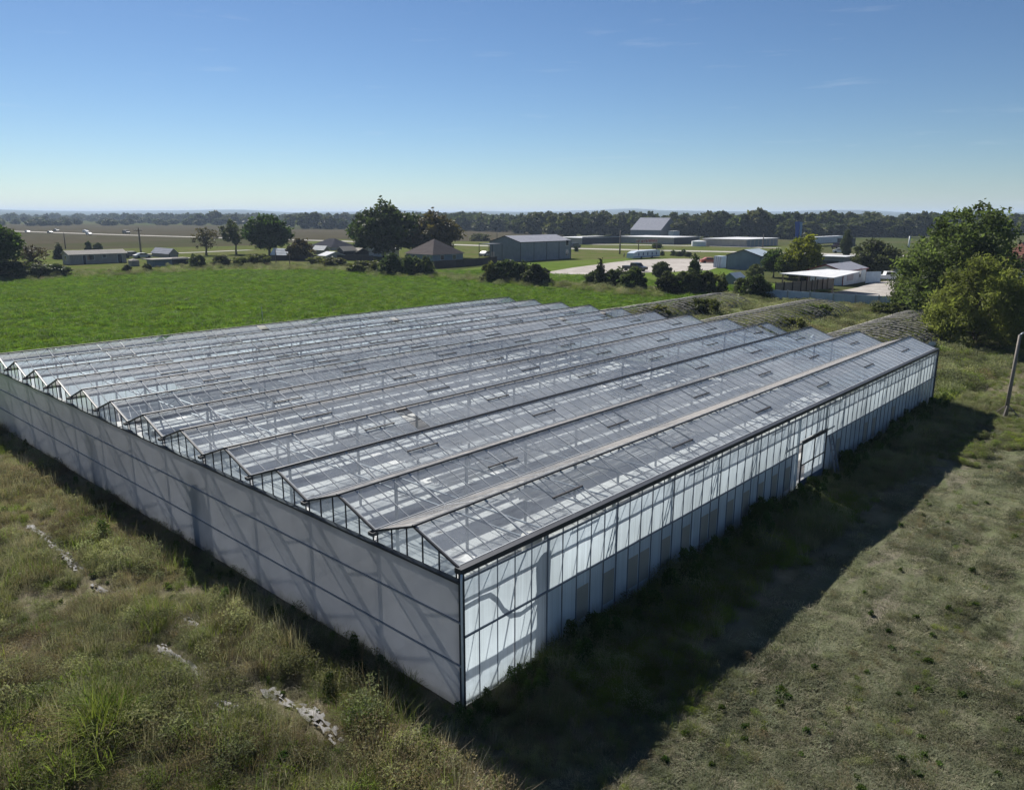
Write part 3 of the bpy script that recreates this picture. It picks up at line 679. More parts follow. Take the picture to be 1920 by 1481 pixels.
tree('oak', 'tree', 690, 480, 398, 70, 'olive edged tree leaning out of the big dark tree', mat='lf_elm')
tree('oak', 'tree', 812, 483, 398, 110, 'dark brownish tree behind the hip roofed house', mat='lf_brown')
tree('broad', 'tree', 775, 482, 396, 70, 'dense dark tree between the largest tree and the brownish one', mat='lf_oak')
tree('shrub', 'tree', 566, 488, 447, 52, 'low dark bronze tree beside the white roofed shed', mat='lf_brown')
for i, (x, yb, yt, w, k, mt, lb) in enumerate((
    (452, 500, 481, 34, 'weedbush', None, 'olive weedy bush at the pasture edge under the tall rounded tree'),
    (486, 499, 475, 46, 'weedbush', None, 'broad olive bush just behind the pasture edge, beside a utility post'),
    (372, 503, 476, 30, 'shrub_b', 'lf_weedy', 'loose green bush on the pasture edge below the thin bronze tree'),
    (415, 500, 478, 36, 'shrub', 'lf_olive', 'grey green bush below the open olive tree'),
    (596, 500, 480, 44, 'weedbush', None, 'pale green bush before the pale roofed shed'),
    (630, 503, 482, 44, 'shrub_b', 'lf_weedy', 'mid green bush before the arched barn'),
    (684, 512, 487, 66, 'weedbush', None, 'wide yellow green bush beside the dark hedge clump'),
    (735, 516, 474, 52, 'shrub', None, 'dark tall shrub clump at the pasture edge below the largest tree'),
    (775, 517, 478, 46, 'shrub_b', None, 'dark shrub with olive foot beside the hip roofed house'),
    (800, 518, 480, 34, 'shrub', None, 'narrow dark shrub at the start of the wooden fence'),
    (918, 530, 491, 34, 'shrub_b', 'lf_weedy', 'bright green leafy shrub before the grey shop gable'),
    (944, 530, 486, 60, 'shrub', None, 'big dark shrub before the grey shop building'),
    (974, 531, 490, 40, 'shrub_b', None, 'dark shrub squeezed between two bigger ones before the grey shop'),
    (1005, 535, 494, 56, 'shrub', None, 'rounded dark shrub at the end of the clump before the gravel lot'),
    (1117, 539, 504, 44, 'shrub', None, 'low dark shrub under the cedar top before the gravel lot'),
    (1125, 541, 487, 26, 'cedar', None, 'dark cedar rising from the shrub clump before the gravel lot'),
    (1152, 541, 502, 46, 'shrub_b', None, 'dark shrub with yellow green tips before the gravel lot'),
    (1186, 547, 500, 52, 'shrub', None, 'largest dark round shrub in front of the black pickup'),
    (1240, 524, 489, 40, 'roundtree', 'lf_olive', 'grey olive round shrub at the end of the gravel lot'),
    (1252, 552, 508, 46, 'shrub', None, 'dark shrub beside the strip of lawn'),
    (1285, 553, 505, 50, 'shrub_b', None, 'dark shrub below the tall thin pine'),
    (1318, 553, 508, 46, 'shrub', None, 'dark olive shrub between the pine and the tin roof'),
    (1345, 552, 512, 34, 'shrub_b', 'lf_weedy', 'lighter green shrub beside the small tin roof'),
    (1300, 540, 477, 36, 'cedar', 'lf_elm', 'tall thin pine standing above the shrub row'),
    (1415, 565, 513, 58, 'shrub', None, 'big dark round shrub at the end of the pale metal fence'),
    (1392, 562, 518, 40, 'shrub_b', 'lf_olive', 'grey green shrub behind the ruined hoop house'),
    (1415, 528, 494, 34, 'roundtree', 'lf_olive', 'grey green bush before the blue grey shed'),
    (1450, 520, 464, 44, 'broad', 'lf_elm', 'dark green tree beside the blue grey shed roof'),
    (1503, 524, 441, 76, 'lime', None, 'bright yellow green tree behind the carport'),
    (1480, 524, 470, 50, 'broad', 'lf_elm', 'dark leafy tree at the foot of the yellow green one'),
    (1637, 520, 447, 78, 'roundtree', None, 'grey olive round tree behind the white cottage'),
    (1585, 482, 430, 18, 'lime', 'lf_olive', 'pale small tree above the white freight trailer'),
    (1795, 618, 374, 200, 'cottonwood', None, 'tall cottonwood towering over the gravel yard'),
    (1722, 592, 452, 100, 'cottonwood', None, 'lower leafy tree fused to the tall cottonwood'),
    (1826, 655, 487, 165, 'willow', None, 'feathery yellow green willow before the tall cottonwood'),
    (1905, 652, 575, 60, 'shrub', 'lf_elm', 'dark thicket beside the feathery willow'),
    (1700, 590, 548, 70, 'weedbush', 'lf_cotton', 'leafy bush against the pale metal fence'),
    (1660, 596, 566, 60, 'weedbush', None, 'loose olive bush at the foot of the pale metal fence'),
    (1232, 466, 455, 20, 'shrub', None, 'small dark bush beside the highway under the red sign'),
    (1242, 480, 470, 9, 'shrub', None, 'tiny bush next to the blue and white trailer'),
    (1262, 480, 469, 11, 'shrub_b', None, 'first dark bush of the row by the gravel lot'),
    (1272, 481, 471, 16, 'shrub', None, 'widest dark bush of the row by the gravel lot'),
    (1281, 480, 467, 10, 'shrub_b', None, 'tallest dark bush of the row by the gravel lot'),
    (1291, 482, 472, 15, 'shrub', None, 'last dark bush of the row by the gravel lot'),
    (1080, 472, 461, 9, 'shrub', None, 'tiny round tree at the corner of the grey shop'),
    (900, 452, 437, 40, 'weedbush', 'lf_olive', 'low olive bush on the stubble field edge'),
)):
    tree(k, 'shrub' if k in ('shrub', 'shrub_b', 'weedbush') else 'tree', x, yb, yt, w, lb, 'shrub' if k in ('shrub', 'shrub_b', 'weedbush') else 'tree', mat=mt)
# trees of the far belts that can be told apart
FG = 'dark trees in the belt beyond the highway'
for i, (x, yb, yt, w) in enumerate(((868, 433, 402, 40), (905, 434, 405, 42), (935, 435, 407, 44), (975, 438, 403, 46), (1005, 440, 400, 52), (1040, 442, 403, 50), (1068, 443, 399, 50), (1100, 441, 404, 46), (1130, 441, 396, 54), (1160, 442, 404, 46), (1200, 441, 400, 50), (1245, 443, 404, 50), (1285, 446, 406, 54), (1328, 446, 399, 46), (1352, 446, 396, 40), (1385, 447, 401, 46), (1418, 447, 391, 60), (1452, 447, 402, 50), (1480, 449, 411, 44), (1520, 447, 416, 50), (1560, 446, 416, 46), (1620, 444, 397, 76), (1660, 445, 405, 50), (1690, 446, 411, 40))):
    tree(('far_a', 'far_b')[i % 2], 'tree', x, yb, yt, w, 'dark leafy tree in the belt beyond the highway and storage buildings', 'tree', FG)
FG = 'hazy tree clump at the far end of the stubble field'
for i, (x, yb, yt, w) in enumerate(((360, 422, 405, 22), (378, 422, 400, 26), (405, 422, 395, 32), (436, 423, 402, 34), (574, 429, 399, 34), (594, 429, 397, 34), (618, 430, 405, 36), (640, 430, 408, 26), (545, 426, 402, 26), (248, 418, 403, 18), (20, 416, 403, 14))):
    tree(('far_a', 'far_b')[i % 2], 'tree', x, yb, yt, w, 'hazy blue green tree at the far end of the stubble field', 'tree', FG)
# trees past the end of the shot greenhouse that carry the wood on
# ------------------------------------------------------------------ scattered stuff
def scatter(name, label, cat, P, protos, idx, rot, scl, kind='stuff'):
    """P (n,3); idx picks the prototype; one object with its clumps as instances"""
    c = bpy.data.collections.new(name+' clumps')
    for i, me in enumerate(protos):
        o = bpy.data.objects.new('%s_clump_%02d' % (name, i), me); c.objects.link(o)
    m = bpy.data.meshes.new(name); m.vertices.add(len(P)); m.vertices.foreach_set('co', np.asarray(P, np.float32).ravel())
    a = m.attributes.new('pick', 'INT', 'POINT'); a.data.foreach_set('value', np.asarray(idx, np.int32))
    a = m.attributes.new('turn', 'FLOAT_VECTOR', 'POINT'); a.data.foreach_set('vector', np.asarray(rot, np.float32).ravel())
    a = m.attributes.new('size', 'FLOAT_VECTOR', 'POINT'); a.data.foreach_set('vector', np.asarray(scl, np.float32).ravel())
    o = bpy.data.objects.new(name, m); COL.objects.link(o)
    ng = bpy.data.node_groups.new(name+' scatter', 'GeometryNodeTree')
    ng.interface.new_socket('Geometry', in_out='INPUT', socket_type='NodeSocketGeometry'); ng.interface.new_socket('Geometry', in_out='OUTPUT', socket_type='NodeSocketGeometry')
    gi = ng.nodes.new('NodeGroupInput'); gout = ng.nodes.new('NodeGroupOutput')
    ci = ng.nodes.new('GeometryNodeCollectionInfo'); ci.inputs[0].default_value = c; ci.inputs[1].default_value = True; ci.inputs[2].default_value = True
    ip = ng.nodes.new('GeometryNodeInstanceOnPoints'); ip.inputs['Pick Instance'].default_value = True
    def attr(nm, ty):
        n = ng.nodes.new('GeometryNodeInputNamedAttribute'); n.data_type = ty; n.inputs['Name'].default_value = nm; return n.outputs['Attribute']
    l = ng.links
    l.new(gi.outputs[0], ip.inputs['Points']); l.new(ci.outputs[0], ip.inputs['Instance']); l.new(attr('pick', 'INT'), ip.inputs['Instance Index'])
    er = ng.nodes.new('FunctionNodeEulerToRotation'); l.new(attr('turn', 'FLOAT_VECTOR'), er.inputs[0]); l.new(er.outputs[0], ip.inputs['Rotation'])
    l.new(attr('size', 'FLOAT_VECTOR'), ip.inputs['Scale']); l.new(ip.outputs[0], gout.inputs[0])
    md = o.modifiers.new('scatter', 'NODES'); md.node_group = ng
    return tag(o, label, cat, kind=kind)
# ---- weed clump meshes
def blades(rng, n, R_, H, wd, lean, seg=2, rr=1.):
    out = []
    for i in range(n):
        a = rng.uniform(0, 2*np.pi); r = R_*rng.random()**.5*rr; b = np.array([math.cos(a)*r, math.sin(a)*r, -.02])
        d = a+rng.normal()*.9; h = H*rng.uniform(.5, 1.1); ln = lean*rng.uniform(.3, 1.3); w = wd*rng.uniform(.6, 1.3)
        sd_ = np.array([-math.sin(d), math.cos(d), 0])*w/2; dr = np.array([math.cos(d), math.sin(d), 0])
        p = [b+dr*ln*h*(t**2)+np.array([0, 0, h*(t-.35*ln*t*t)]) for t in np.linspace(0, 1, seg+1)]
        for k in range(seg):
            w0 = 1-(k/seg)**1.5; w1 = 1-((k+1)/seg)**1.5
            out.append(np.array([p[k]-sd_*w0, p[k]+sd_*w0, p[k+1]+sd_*w1, p[k+1]-sd_*w1]))
    return np.array(out)
def fuzzy(rng, n, R_, H, leaf, stems, wd):
    st = blades(rng, stems, R_*.4, H, wd, .7, 2)
    P = []
    for i in range(n):
        a = rng.uniform(0, 2*np.pi); z = H*rng.uniform(.08, 1.)**.8; r = R_*(1-.55*(z/H)**2)*rng.random()**.55
        P.append((math.cos(a)*r, math.sin(a)*r, z+rng.normal()*.02))
    return np.concatenate([st, cards(np.array(P), leaf, rng, .5, 3.2)])
M['w_olive'] = leafmat('olive weed', (.165, .172, .096), .45, .45, .03, (.225, .225, .130), sc=.3, vr=.26)
M['w_green'] = leafmat('fresh weed grass', (.120, .160, .032), .45, .35, .02, (.165, .20, .045), sc=.4, vr=.26)
M['w_brown'] = leafmat('rusty dry weed', (.185, .145, .092), .38, .35, .02, (.235, .19, .125), sc=.4, vr=.26)
M['w_straw'] = leafmat('dead straw', (.26, .235, .165), .35, .3, .015, (.33, .30, .22), sc=.4, vr=.26)
M['w_dark'] = leafmat('dark broad weed', (.055, .085, .025), .35, .3, .02, (.08, .115, .03), sc=.5, vr=.26)
M['w_mown'] = leafmat('short mown grass', (.138, .150, .090), .35, .4, .03, (.190, .195, .125), sc=.5, vr=.26)
M['w_past'] = leafmat('pasture tuft', (.098, .168, .020), .45, .22, .02, (.128, .195, .028), sc=.9, vr=.4)
g_ = np.random.default_rng(5)
WD = []
def wd(V, mat): WD.append(quads_mesh('clump', V, M[mat])); return len(WD)-1
i_f1 = wd(fuzzy(g_, 300, .45, .40, .019, 50, .007), 'w_olive'); i_f2 = wd(fuzzy(g_, 380, .52, .52, .020, 60, .007), 'w_olive'); i_f3 = wd(fuzzy(g_, 240, .40, .30, .018, 50, .007), 'w_olive')
i_g1 = wd(blades(g_, 120, .34, .5, .014, .9, 3), 'w_green'); i_g2 = wd(blades(g_, 100, .32, 1.0, .030, .8, 3), 'w_green'); i_g3 = wd(fuzzy(g_, 240, .40, .36, .022, 80, .010), 'w_green')
i_b1 = wd(fuzzy(g_, 260, .45, .40, .016, 70, .007), 'w_brown'); i_b2 = wd(blades(g_, 150, .42, .45, .010, .8, 2), 'w_brown')
i_s1 = wd(blades(g_, 150, .45, .36, .010, 1.2, 2), 'w_straw'); i_s2 = wd(fuzzy(g_, 200, .42, .26, .015, 100, .006), 'w_straw')
i_d1 = wd(fuzzy(g_, 110, .2, .2, .05, 8, .015), 'w_dark'); i_d2 = wd(fuzzy(g_, 300, .24, .8, .035, 14, .014), 'w_dark')
i_m1 = wd(blades(g_, 150, .34, .12, .012, 1.2, 2), 'w_mown'); i_m2 = wd(blades(g_, 170, .38, .09, .014, 1.5, 2), 'w_mown'); i_m3 = wd(blades(g_, 130, .36, .08, .011, 1.8, 2), 'w_straw')
i_t1 = wd(blades(g_, 26, .30, 1.05, .010, .45, 3), 'w_straw'); i_t2 = wd(blades(g_, 34, .34, .95, .013, .55, 3), 'w_green'); i_t3 = wd(blades(g_, 30, .30, .9, .011, .5, 3), 'w_brown')
i_p1 = wd(blades(g_, 90, .55, .22, .05, .9, 2), 'w_past'); i_p2 = wd(blades(g_, 80, .7, .3, .06, 1., 2), 'w_past')

def in_view(x, y, mg=60, ylo=395):
    d = np.stack([x-CAM[0], y-CAM[1], np.full_like(x, -CAM[2])], -1); w = d@FWD
    sx = 960+FPX*(d@RT)/np.maximum(w, .1); sy = 740.5-FPX*(d@UP)/np.maximum(w, .1)
    return (w > 1) & (sx > -mg*3) & (sx < 1920+mg*3) & (sy < 1481+mg*4) & (sy > ylo)
def jitter(n, x0, x1, y0, y1): return RNG.uniform(x0, x1, n), RNG.uniform(y0, y1, n)
def pick(x, y, table, seed):
    """table: (index list, weight function) -> chosen index per point"""
    Wt = np.stack([f(x, y) for _, f in table], 1); Wt = np.maximum(Wt, 1e-6); Wt /= Wt.sum(1)[:, None]
    u = RNG.random(len(x))[:, None]; k = (np.cumsum(Wt, 1) < u).sum(1).clip(0, len(table)-1)
    return np.array([random.choice(table[j][0]) for j in k])
def put(name, label, cat, x, y, idx, s, tilt=.12, flat=None):
    n = len(x); P = np.stack([x, y, gh(x, y)], -1)
    rot = np.stack([RNG.normal(0, tilt, n), RNG.normal(0, tilt, n), RNG.uniform(0, 6.28, n)], -1)
    sc_ = np.stack([s*RNG.uniform(.85, 1.2, n), s*RNG.uniform(.85, 1.2, n), s*RNG.uniform(.8, 1.2, n)], -1)
    return scatter(name, label, cat, P, WD, idx, rot, sc_)
# pale strips of ground fabric lying in the weeds (world lines from the photograph)
STRIPS = [[(55, 985), (105, 1030), (150, 1075)], [(170, 1100), (205, 1115)], [(350, 1165), (385, 1190)], [(300, 1215), (345, 1250), (375, 1285)], [(405, 1320), (450, 1330)], [(500, 1290), (560, 1330), (640, 1400)]]
SW = [1.0, .8, .9, .95, .9, 1.3]
def strip_dist(x, y):
    d = np.full_like(x, 99.)
    for st, w in zip(STRIPS, SW):
        p = [at(*q)[:2] for q in st]
        for a, b in zip(p[:-1], p[1:]):
            ab = b-a; t = np.clip(((x-a[0])*ab[0]+(y-a[1])*ab[1])/(ab@ab), 0, 1)
            d = np.minimum(d, np.hypot(x-a[0]-t*ab[0], y-a[1]-t*ab[1])/w)
    return d
# weed side
x, y = jitter(85000, -44, 9, -34, .0)
keep = in_view(x, y) & (y < -.3) & ((x < 3.2-.0*y+1.6*(vnoise(x, y, .5, 3)-.5)) | (y > 0))
sd1 = strip_dist(x, y); keep &= (sd1 > .16) | (RNG.random(len(x)) < .5)
dist = np.hypot(x-CAM[0], y-CAM[1]); keep &= RNG.random(len(x)) < np.clip(1.15-.012*dist, .4, 1)*(.38+.62*sstep(.32, .46, fbm(x, y, .55, 41)))
x, y = x[keep], y[keep]; sd1 = sd1[keep]
br = fbm(x, y, .22, 21); gr = fbm(x, y, .16, 33); wl = np.exp(-((y+1.)/1.0)**2)
left = sstep(4, 11, -y)                                        # far from the wall: greener, ranker
idx = pick(x, y, [([i_f1, i_f2, i_f3], lambda x, y: .95+0*x), ([i_t1, i_t3], lambda x, y: .55+.8*sstep(.45, .6, fbm(x, y, .6, 131))), ([i_t2, i_g1], lambda x, y: .45+.6*left), ([i_b1, i_b2], lambda x, y: 4.0*sstep(.42, .54, br)*(1-.6*left)), ([i_g1, i_g3], lambda x, y: 2.6*sstep(.46, .6, gr)*(.25+left)), ([i_g2], lambda x, y: .8*sstep(.58, .7, gr)*left*(x < -4)), ([i_s1, i_s2], lambda x, y: .9+1.0*sstep(.45, .65, br)), ([i_d1], lambda x, y: .25+0*x), ([i_d2], lambda x, y: .10*wl)], 1)
s = (.22+1.15*fbm(x, y, .40, 51))*RNG.uniform(.7, 1.35, len(x))*np.where(sd1 < .5, .5, 1.)
s *= np.where(y > -1.3, .7, 1)*np.where((x > -1.5) & (y > -1.5), .6, 1)
put('weeds', 'rank olive and rusty weeds growing before the milky wall', 'weeds', x, y, idx, s)
# shaded strip along the glass wall
x, y = jitter(15000, .35, 5., -.6, 46)
edge = .9+2.4*fbm(x, y, .3, 12)+np.where(y < 6, 1.2, 0)
keep = (RNG.random(len(x)) < np.clip((edge+1.6-x)/1.6, 0, 1)) & (RNG.random(len(x)) < .55)
x, y = x[keep], y[keep]
idx = pick(x, y, [([i_f1, i_f2], lambda x, y: 1.+0*x), ([i_g1, i_g3], lambda x, y: 2.6*(fbm(x, y, .25, 8) > .46)), ([i_d2], lambda x, y: .35*(x < 1.3)), ([i_b1, i_s1], lambda x, y: .35+0*x), ([i_t2, i_t1], lambda x, y: .5+0*x)], 2)
put('weeds', 'shaded weeds along the foot of the glass wall', 'weeds', x, y, idx, (.5+.6*fbm(x, y, .4, 14))*np.clip(1.3-.16*x, .6, 1.2)*np.where(y < 2.5, .6, 1))
# mown side
x, y = jitter(190000, 2.6, 40, -14, 44)
keep = in_view(x, y) & (x > 3.6+1.2*(vnoise(x, y, .5, 3)-.5))
dd = np.hypot(x-CAM[0], y-CAM[1]); bare = fbm(x*2.2, y*.45, .45, 61)
keep &= (RNG.random(len(x)) < np.clip(1.0-.010*dd, .35, 1)) & (RNG.random(len(x)) < (.16+.85*sstep(.56, .42, bare))*(.55+.45*np.sin(x*5.6+.6*np.sin(y*.21))))
x, y = x[keep], y[keep]
idx = pick(x, y, [([i_m1, i_m2], lambda x, y: 1.5+0*x), ([i_m3], lambda x, y: .5+.5*sstep(.5, .6, fbm(x, y, .9, 71))), ([i_g3, i_g1], lambda x, y: .10*sstep(.5, .65, fbm(x, y, .3, 81))+.01), ([i_d1], lambda x, y: .045+0*x), ([i_f3, i_b1], lambda x, y: .10+.3*sstep(.55, .68, fbm(x, y, .4, 121)))], 3)
s = .75+.85*fbm(x, y, .5, 91); s = np.where(np.isin(idx, [i_g1, i_g3]), s*.36, s); s = np.where(idx == i_d1, s*.5, s); s = np.where(np.isin(idx, [i_f3, i_b1]), s*.42, s)
put('grass', 'short mown grass with straw and bare soil', 'grass', x, y, idx, s)
# rough grass past the end of the greenhouse and around the lamp post
x, y = jitter(26000, -40, 22, 42.5, 96)
keep = in_view(x, y) & (RNG.random(len(x)) < .62) & ((x > -2) | (RNG.random(len(x)) < .9))
x, y = x[keep], y[keep]
idx = pick(x, y, [([i_f1, i_f2], lambda x, y: 1.+0*x), ([i_g1, i_g3], lambda x, y: .9+0*x), ([i_s1, i_s2], lambda x, y: .8*sstep(.42, .6, fbm(x, y, .2, 8))), ([i_b1], lambda x, y: .7*sstep(.5, .6, fbm(x, y, .25, 18)))], 4)
put('weeds', 'rough weeds between the ruined hoop houses', 'weeds', x, y, idx, (.6+.9*fbm(x, y, .3, 14))*np.where(x > 1, .6, 1.7))
x, y = jitter(5000, 2.2, 9, 30, 44); keep = fbm(x, y, .35, 15) > .5; x, y = x[keep], y[keep]
idx = pick(x, y, [([i_f1, i_f3], lambda x, y: 1.+0*x), ([i_g3], lambda x, y: .6+0*x), ([i_s2], lambda x, y: .6+0*x)], 4)
put('weeds', 'knee high weeds around the lamp post foot', 'weeds', x, y, idx, .5+.5*fbm(x, y, .3, 14))
# pasture tufts
x, y = jitter(90000, -165, -36, -14, 112)
keep = in_view(x, y, ylo=505) & (x < -39.5-.0*y) & (fbm(x, y, .12, 22)+.5*vnoise(x, y, .9, 23) > .32)
sy_ = 740.5-FPX*((np.stack([x-CAM[0], y-CAM[1], np.full_like(x, -CAM[2])], -1)@UP)/np.maximum(np.stack([x-CAM[0], y-CAM[1], np.full_like(x, -CAM[2])], -1)@FWD, .1))
keep &= sy_ > 508
x, y = x[keep], y[keep]
idx = np.where(RNG.random(len(x)) < .5, i_p1, i_p2)
put('grass', 'thick bright green tufts of pasture grass', 'grass', x, y, idx, .55+.9*vnoise(x, y, .3, 24)**2+.2, .2)
# rank weeds along the pasture edge
pp = [(-60, 529), (0, 524), (120, 518), (300, 509), (450, 499), (560, 503), (640, 505), (720, 515), (830, 520), (960, 531), (1090, 541), (1180, 549), (1240, 553)]
X_, Y_ = [], []
for a, b in zip(pp[:-1], pp[1:]):
    n = 330
    t = RNG.random(n); qx = a[0]+(b[0]-a[0])*t; qy = a[1]+(b[1]-a[1])*t+RNG.normal(0, 2.6, n)
    for u, v in zip(qx, qy):
        q = at(u, v); X_.append(q[0]); Y_.append(q[1])
x, y = np.array(X_), np.array(Y_)
idx = pick(x, y, [([i_f1, i_f2], lambda x, y: 1.+0*x), ([i_g3, i_g1], lambda x, y: 1.+0*x), ([i_s2, i_b1], lambda x, y: .6+0*x)], 5)
put('weeds', 'tall olive weeds along the far pasture edge', 'weeds', x, y, idx, RNG.uniform(.8, 2.2, len(x)))
# far woods: one mass
def woods(name, label, n, fr):
    P = []; 
    while len(P) < n:
        q = fr()
        if q is not None: P.append(q)
    P = np.array(P); k = len(P)
    s = RNG.uniform(.45, 1.15, k); rot = np.stack([0*s, 0*s, RNG.uniform(0, 6.28, k)], -1)
    scatter(name, label, 'woods', np.stack([P[:, 0], P[:, 1], P[:, 2]], -1), [PROTO['far_a'][0], PROTO['far_b'][0]], RNG.integers(0, 2, k), rot, np.stack([s*1.1, s*1.1, s*P[:, 3]], -1))
def belt(pts, spread):
    def f():
        i = random.randrange(len(pts)-1); t = random.random(); a, b = pts[i], pts[i+1]
        q = at(a[0]+(b[0]-a[0])*t, a[1]+(b[1]-a[1])*t); d = random.random()**1.5*spread; r = math.hypot(q[0]-CAM[0], q[1]-CAM[1])
        k = 1+d/r; return (CAM[0]+(q[0]-CAM[0])*k, CAM[1]+(q[1]-CAM[1])*k, 0, 1.)
    return f
woods('woods', 'hazy blue belt of woods beyond the stubble field', 700, belt([(-120, 414.5), (200, 415), (360, 417), (560, 421), (680, 424), (860, 429)], 700))
woods('woods', 'dark wood behind the storage buildings', 420, belt([(840, 431), (960, 434), (1100, 439), (1300, 443), (1460, 445), (1700, 443), (1960, 441)], 260))
def hillwood():
    a = YAW+random.uniform(-.8, .85); r = random.uniform(900, 4200)
    return (CAM[0]+math.sin(a)*r, CAM[1]+math.cos(a)*r, 0, random.uniform(.45, .72))
woods('woods', 'far woods melting into the haze under the horizon', 3600, hillwood)
# ------------------------------------------------------------------ strips of fabric in the weeds
M['scrap'] = simple('pale torn fabric', (.21, .205, .20), .8, var=.35, scale=3)
SL = ['long narrow torn strip of pale weed fabric in the weeds, farthest along the milky wall', 'short scrap of pale fabric just past the end of the long torn strip', 'dark mottled scrap of fabric in rusty weeds near the milky wall', 'crooked pale strip of fabric in the middle of the weeds', 'bright white scrap of fabric between two weed mounds', 'wide dusty pale strip of fabric leading to the bottom of the weeds']
for st, w, lb in zip(STRIPS, SW, SL):
    p = [at(*q)[:2] for q in st]; b = MB(); segs = []
    for a, c in zip(p[:-1], p[1:]):
        n = max(3, int(np.linalg.norm(c-a)/.12)); segs += [a+(c-a)*i/n for i in range(n)]
    segs.append(p[-1]); nn = 6
    for i, q in enumerate(segs):
        d = segs[min(i+1, len(segs)-1)]-segs[max(0, i-1)]; d = d/np.linalg.norm(d); nrm = np.array([-d[1], d[0]])
        hw = w*.13*(.5+.9*float(vnoise(i*.35, 1., 1., 77)))
        for j in range(nn):
            z = q+nrm*hw*(2*j/(nn-1)-1)+nrm*.12*(float(vnoise(i*.22, 3., 1., 78))-.5); b.v.append((z[0], z[1], float(gh(z[0], z[1]))+.03+.10*float(vnoise(i*.9, j*1.3, 1., 79))))
    for i in range(len(segs)-1):
        for j in range(nn-1):
            if random.random() > .4: b.f.append((i*nn+j, i*nn+j+1, (i+1)*nn+j+1, (i+1)*nn+j))
    tag(b.build('fabric_scrap', M['scrap'], None, True), lb, 'fabric', 'torn weed fabric in the weeds')

# ------------------------------------------------------------------ lamp post
lp = empty('lamp_post', (4.2, 42, 0), 'leaning steel lamp post on short braces in the mown field', 'lamp post')
lp.rotation_euler = (0, R(1.2), 0)
b = MB(); b.tube([(0, 0, -.1), (0, 0, 2.5), (0, 0, 5.0)], [.115, .10, .085], 10); b.build('pole', M['steel_pole'], lp, True)
for a in (2.6, 4.7, .5):
    b = MB(); b.bar((math.cos(a)*.75, math.sin(a)*.75, 0), (0, 0, .75), .06); b.build('brace', M['steel_pole'], lp)
b = MB(); b.tube([(0, 0, 5.0), (.12, .1, 5.13), (.45, .42, 5.16)], .05, 8); b.build('arm', M['grey_metal'], lp, True)
b = MB(); b.tube([(.35, .33, 5.17), (.5, .46, 5.16), (.85, .76, 5.10)], [.06, .13, .10], 8); b.build('lamp_head', M['grey_metal'], lp, True)

# ------------------------------------------------------------------ ruined hoop houses
M['net'] = simple('torn grey shade net', (.125, .12, .10), .9, var=.5, scale=1.2)
M['pipe'] = simple('hoop pipe', (.26, .25, .23), .6, .2, var=.3)
M['skirt'] = simple('grimy white plastic skirt', (.50, .50, .52), .6, var=.3, scale=1.2)
def hoop(xc, y0, y1, hw, H, label, seed, skirt=False, openf=.2, y_skirt=60):
    rng = random.Random(seed); e = empty('hoop_house', (xc, y0, 0), label, 'hoop house', 'ruined hoop houses behind the greenhouse')
    n = int((y1-y0)/1.25); P = lambda a, y: Vector((-math.cos(a)*hw, y, H*math.sin(a)**.8))
    sag = lambda y: 1-.02*math.sin(y*.5+seed)**2
    for i in range(n+1):
        y = (y1-y0)*i/n; b = MB(); b.tube([Vector((q.x, q.y, q.z*sag(y))) for q in (P(math.pi*t/10, y+rng.uniform(-.1, .1)) for t in range(11))], .035, 6); b.build('hoop_rib', M['pipe'], e, True)
    b = MB(); b.tube([(0, (y1-y0)*i/10, H*sag((y1-y0)*i/10)+.03) for i in range(11)], .04, 6); b.build('ridge_pipe', M['pipe'], e, True)
    b = MB(); na = 74; ny = int((y1-y0)/.62)
    for i in range(ny):
        for j in range(4, na-4):
            hole = float(fbm(i*.62, j*.17, .22, seed)) > .60-.0*openf
            if hole or rng.random() < openf: continue
            y_, y2 = (y1-y0)*i/ny, (y1-y0)*(i+1)/ny; a, a2 = math.pi*j/na, math.pi*(j+rng.uniform(.45, .85))/na
            dz = -.10*math.sin(math.pi*((y_*1/1.25) % 1))
            q = [P(a, y_), P(a, y2), P(a2, y2), P(a2, y_)]
            b.poly([Vector((v.x, v.y, v.z*sag(v.y)+dz+rng.uniform(-.025, .025))) for v in q])
    b.build('shade_net', M['net'], e, fix=False)
    if skirt:
        b = MB(); m = 26
        for i in range(m):
            ya, yb = (y_skirt-y0)*i/m, (y_skirt-y0)*(i+1)/m
            b.quad((hw+.02+.06*math.sin(i*1.3), ya, 0), (hw+.02+.06*math.sin((i+1)*1.3), yb, 0), (hw-.05+.05*math.sin((i+1)*2.1), yb, 1.35+.12*math.sin(i*.9+.9)), (hw-.05+.05*math.sin(i*2.1), ya, 1.35+.12*math.sin(i*.9)))
        b.build('plastic_skirt', M['skirt'], e, True)
    return e
hoop(-34.5, 44.5, 81, 4.1, 2.05, 'ruined hoop house with torn dark net nearest the pasture', 3, openf=.56)
hoop(-22.4, 44.5, 82, 4.2, 2.05, 'ruined hoop house with torn net, the middle one of three behind the greenhouse', 5, openf=.58)
hoop(-9.2, 44.0, 79, 4.6, 2.15, 'ruined hoop house with grimy plastic skirt beside the willow', 9, True, .46, 62)
wr = []
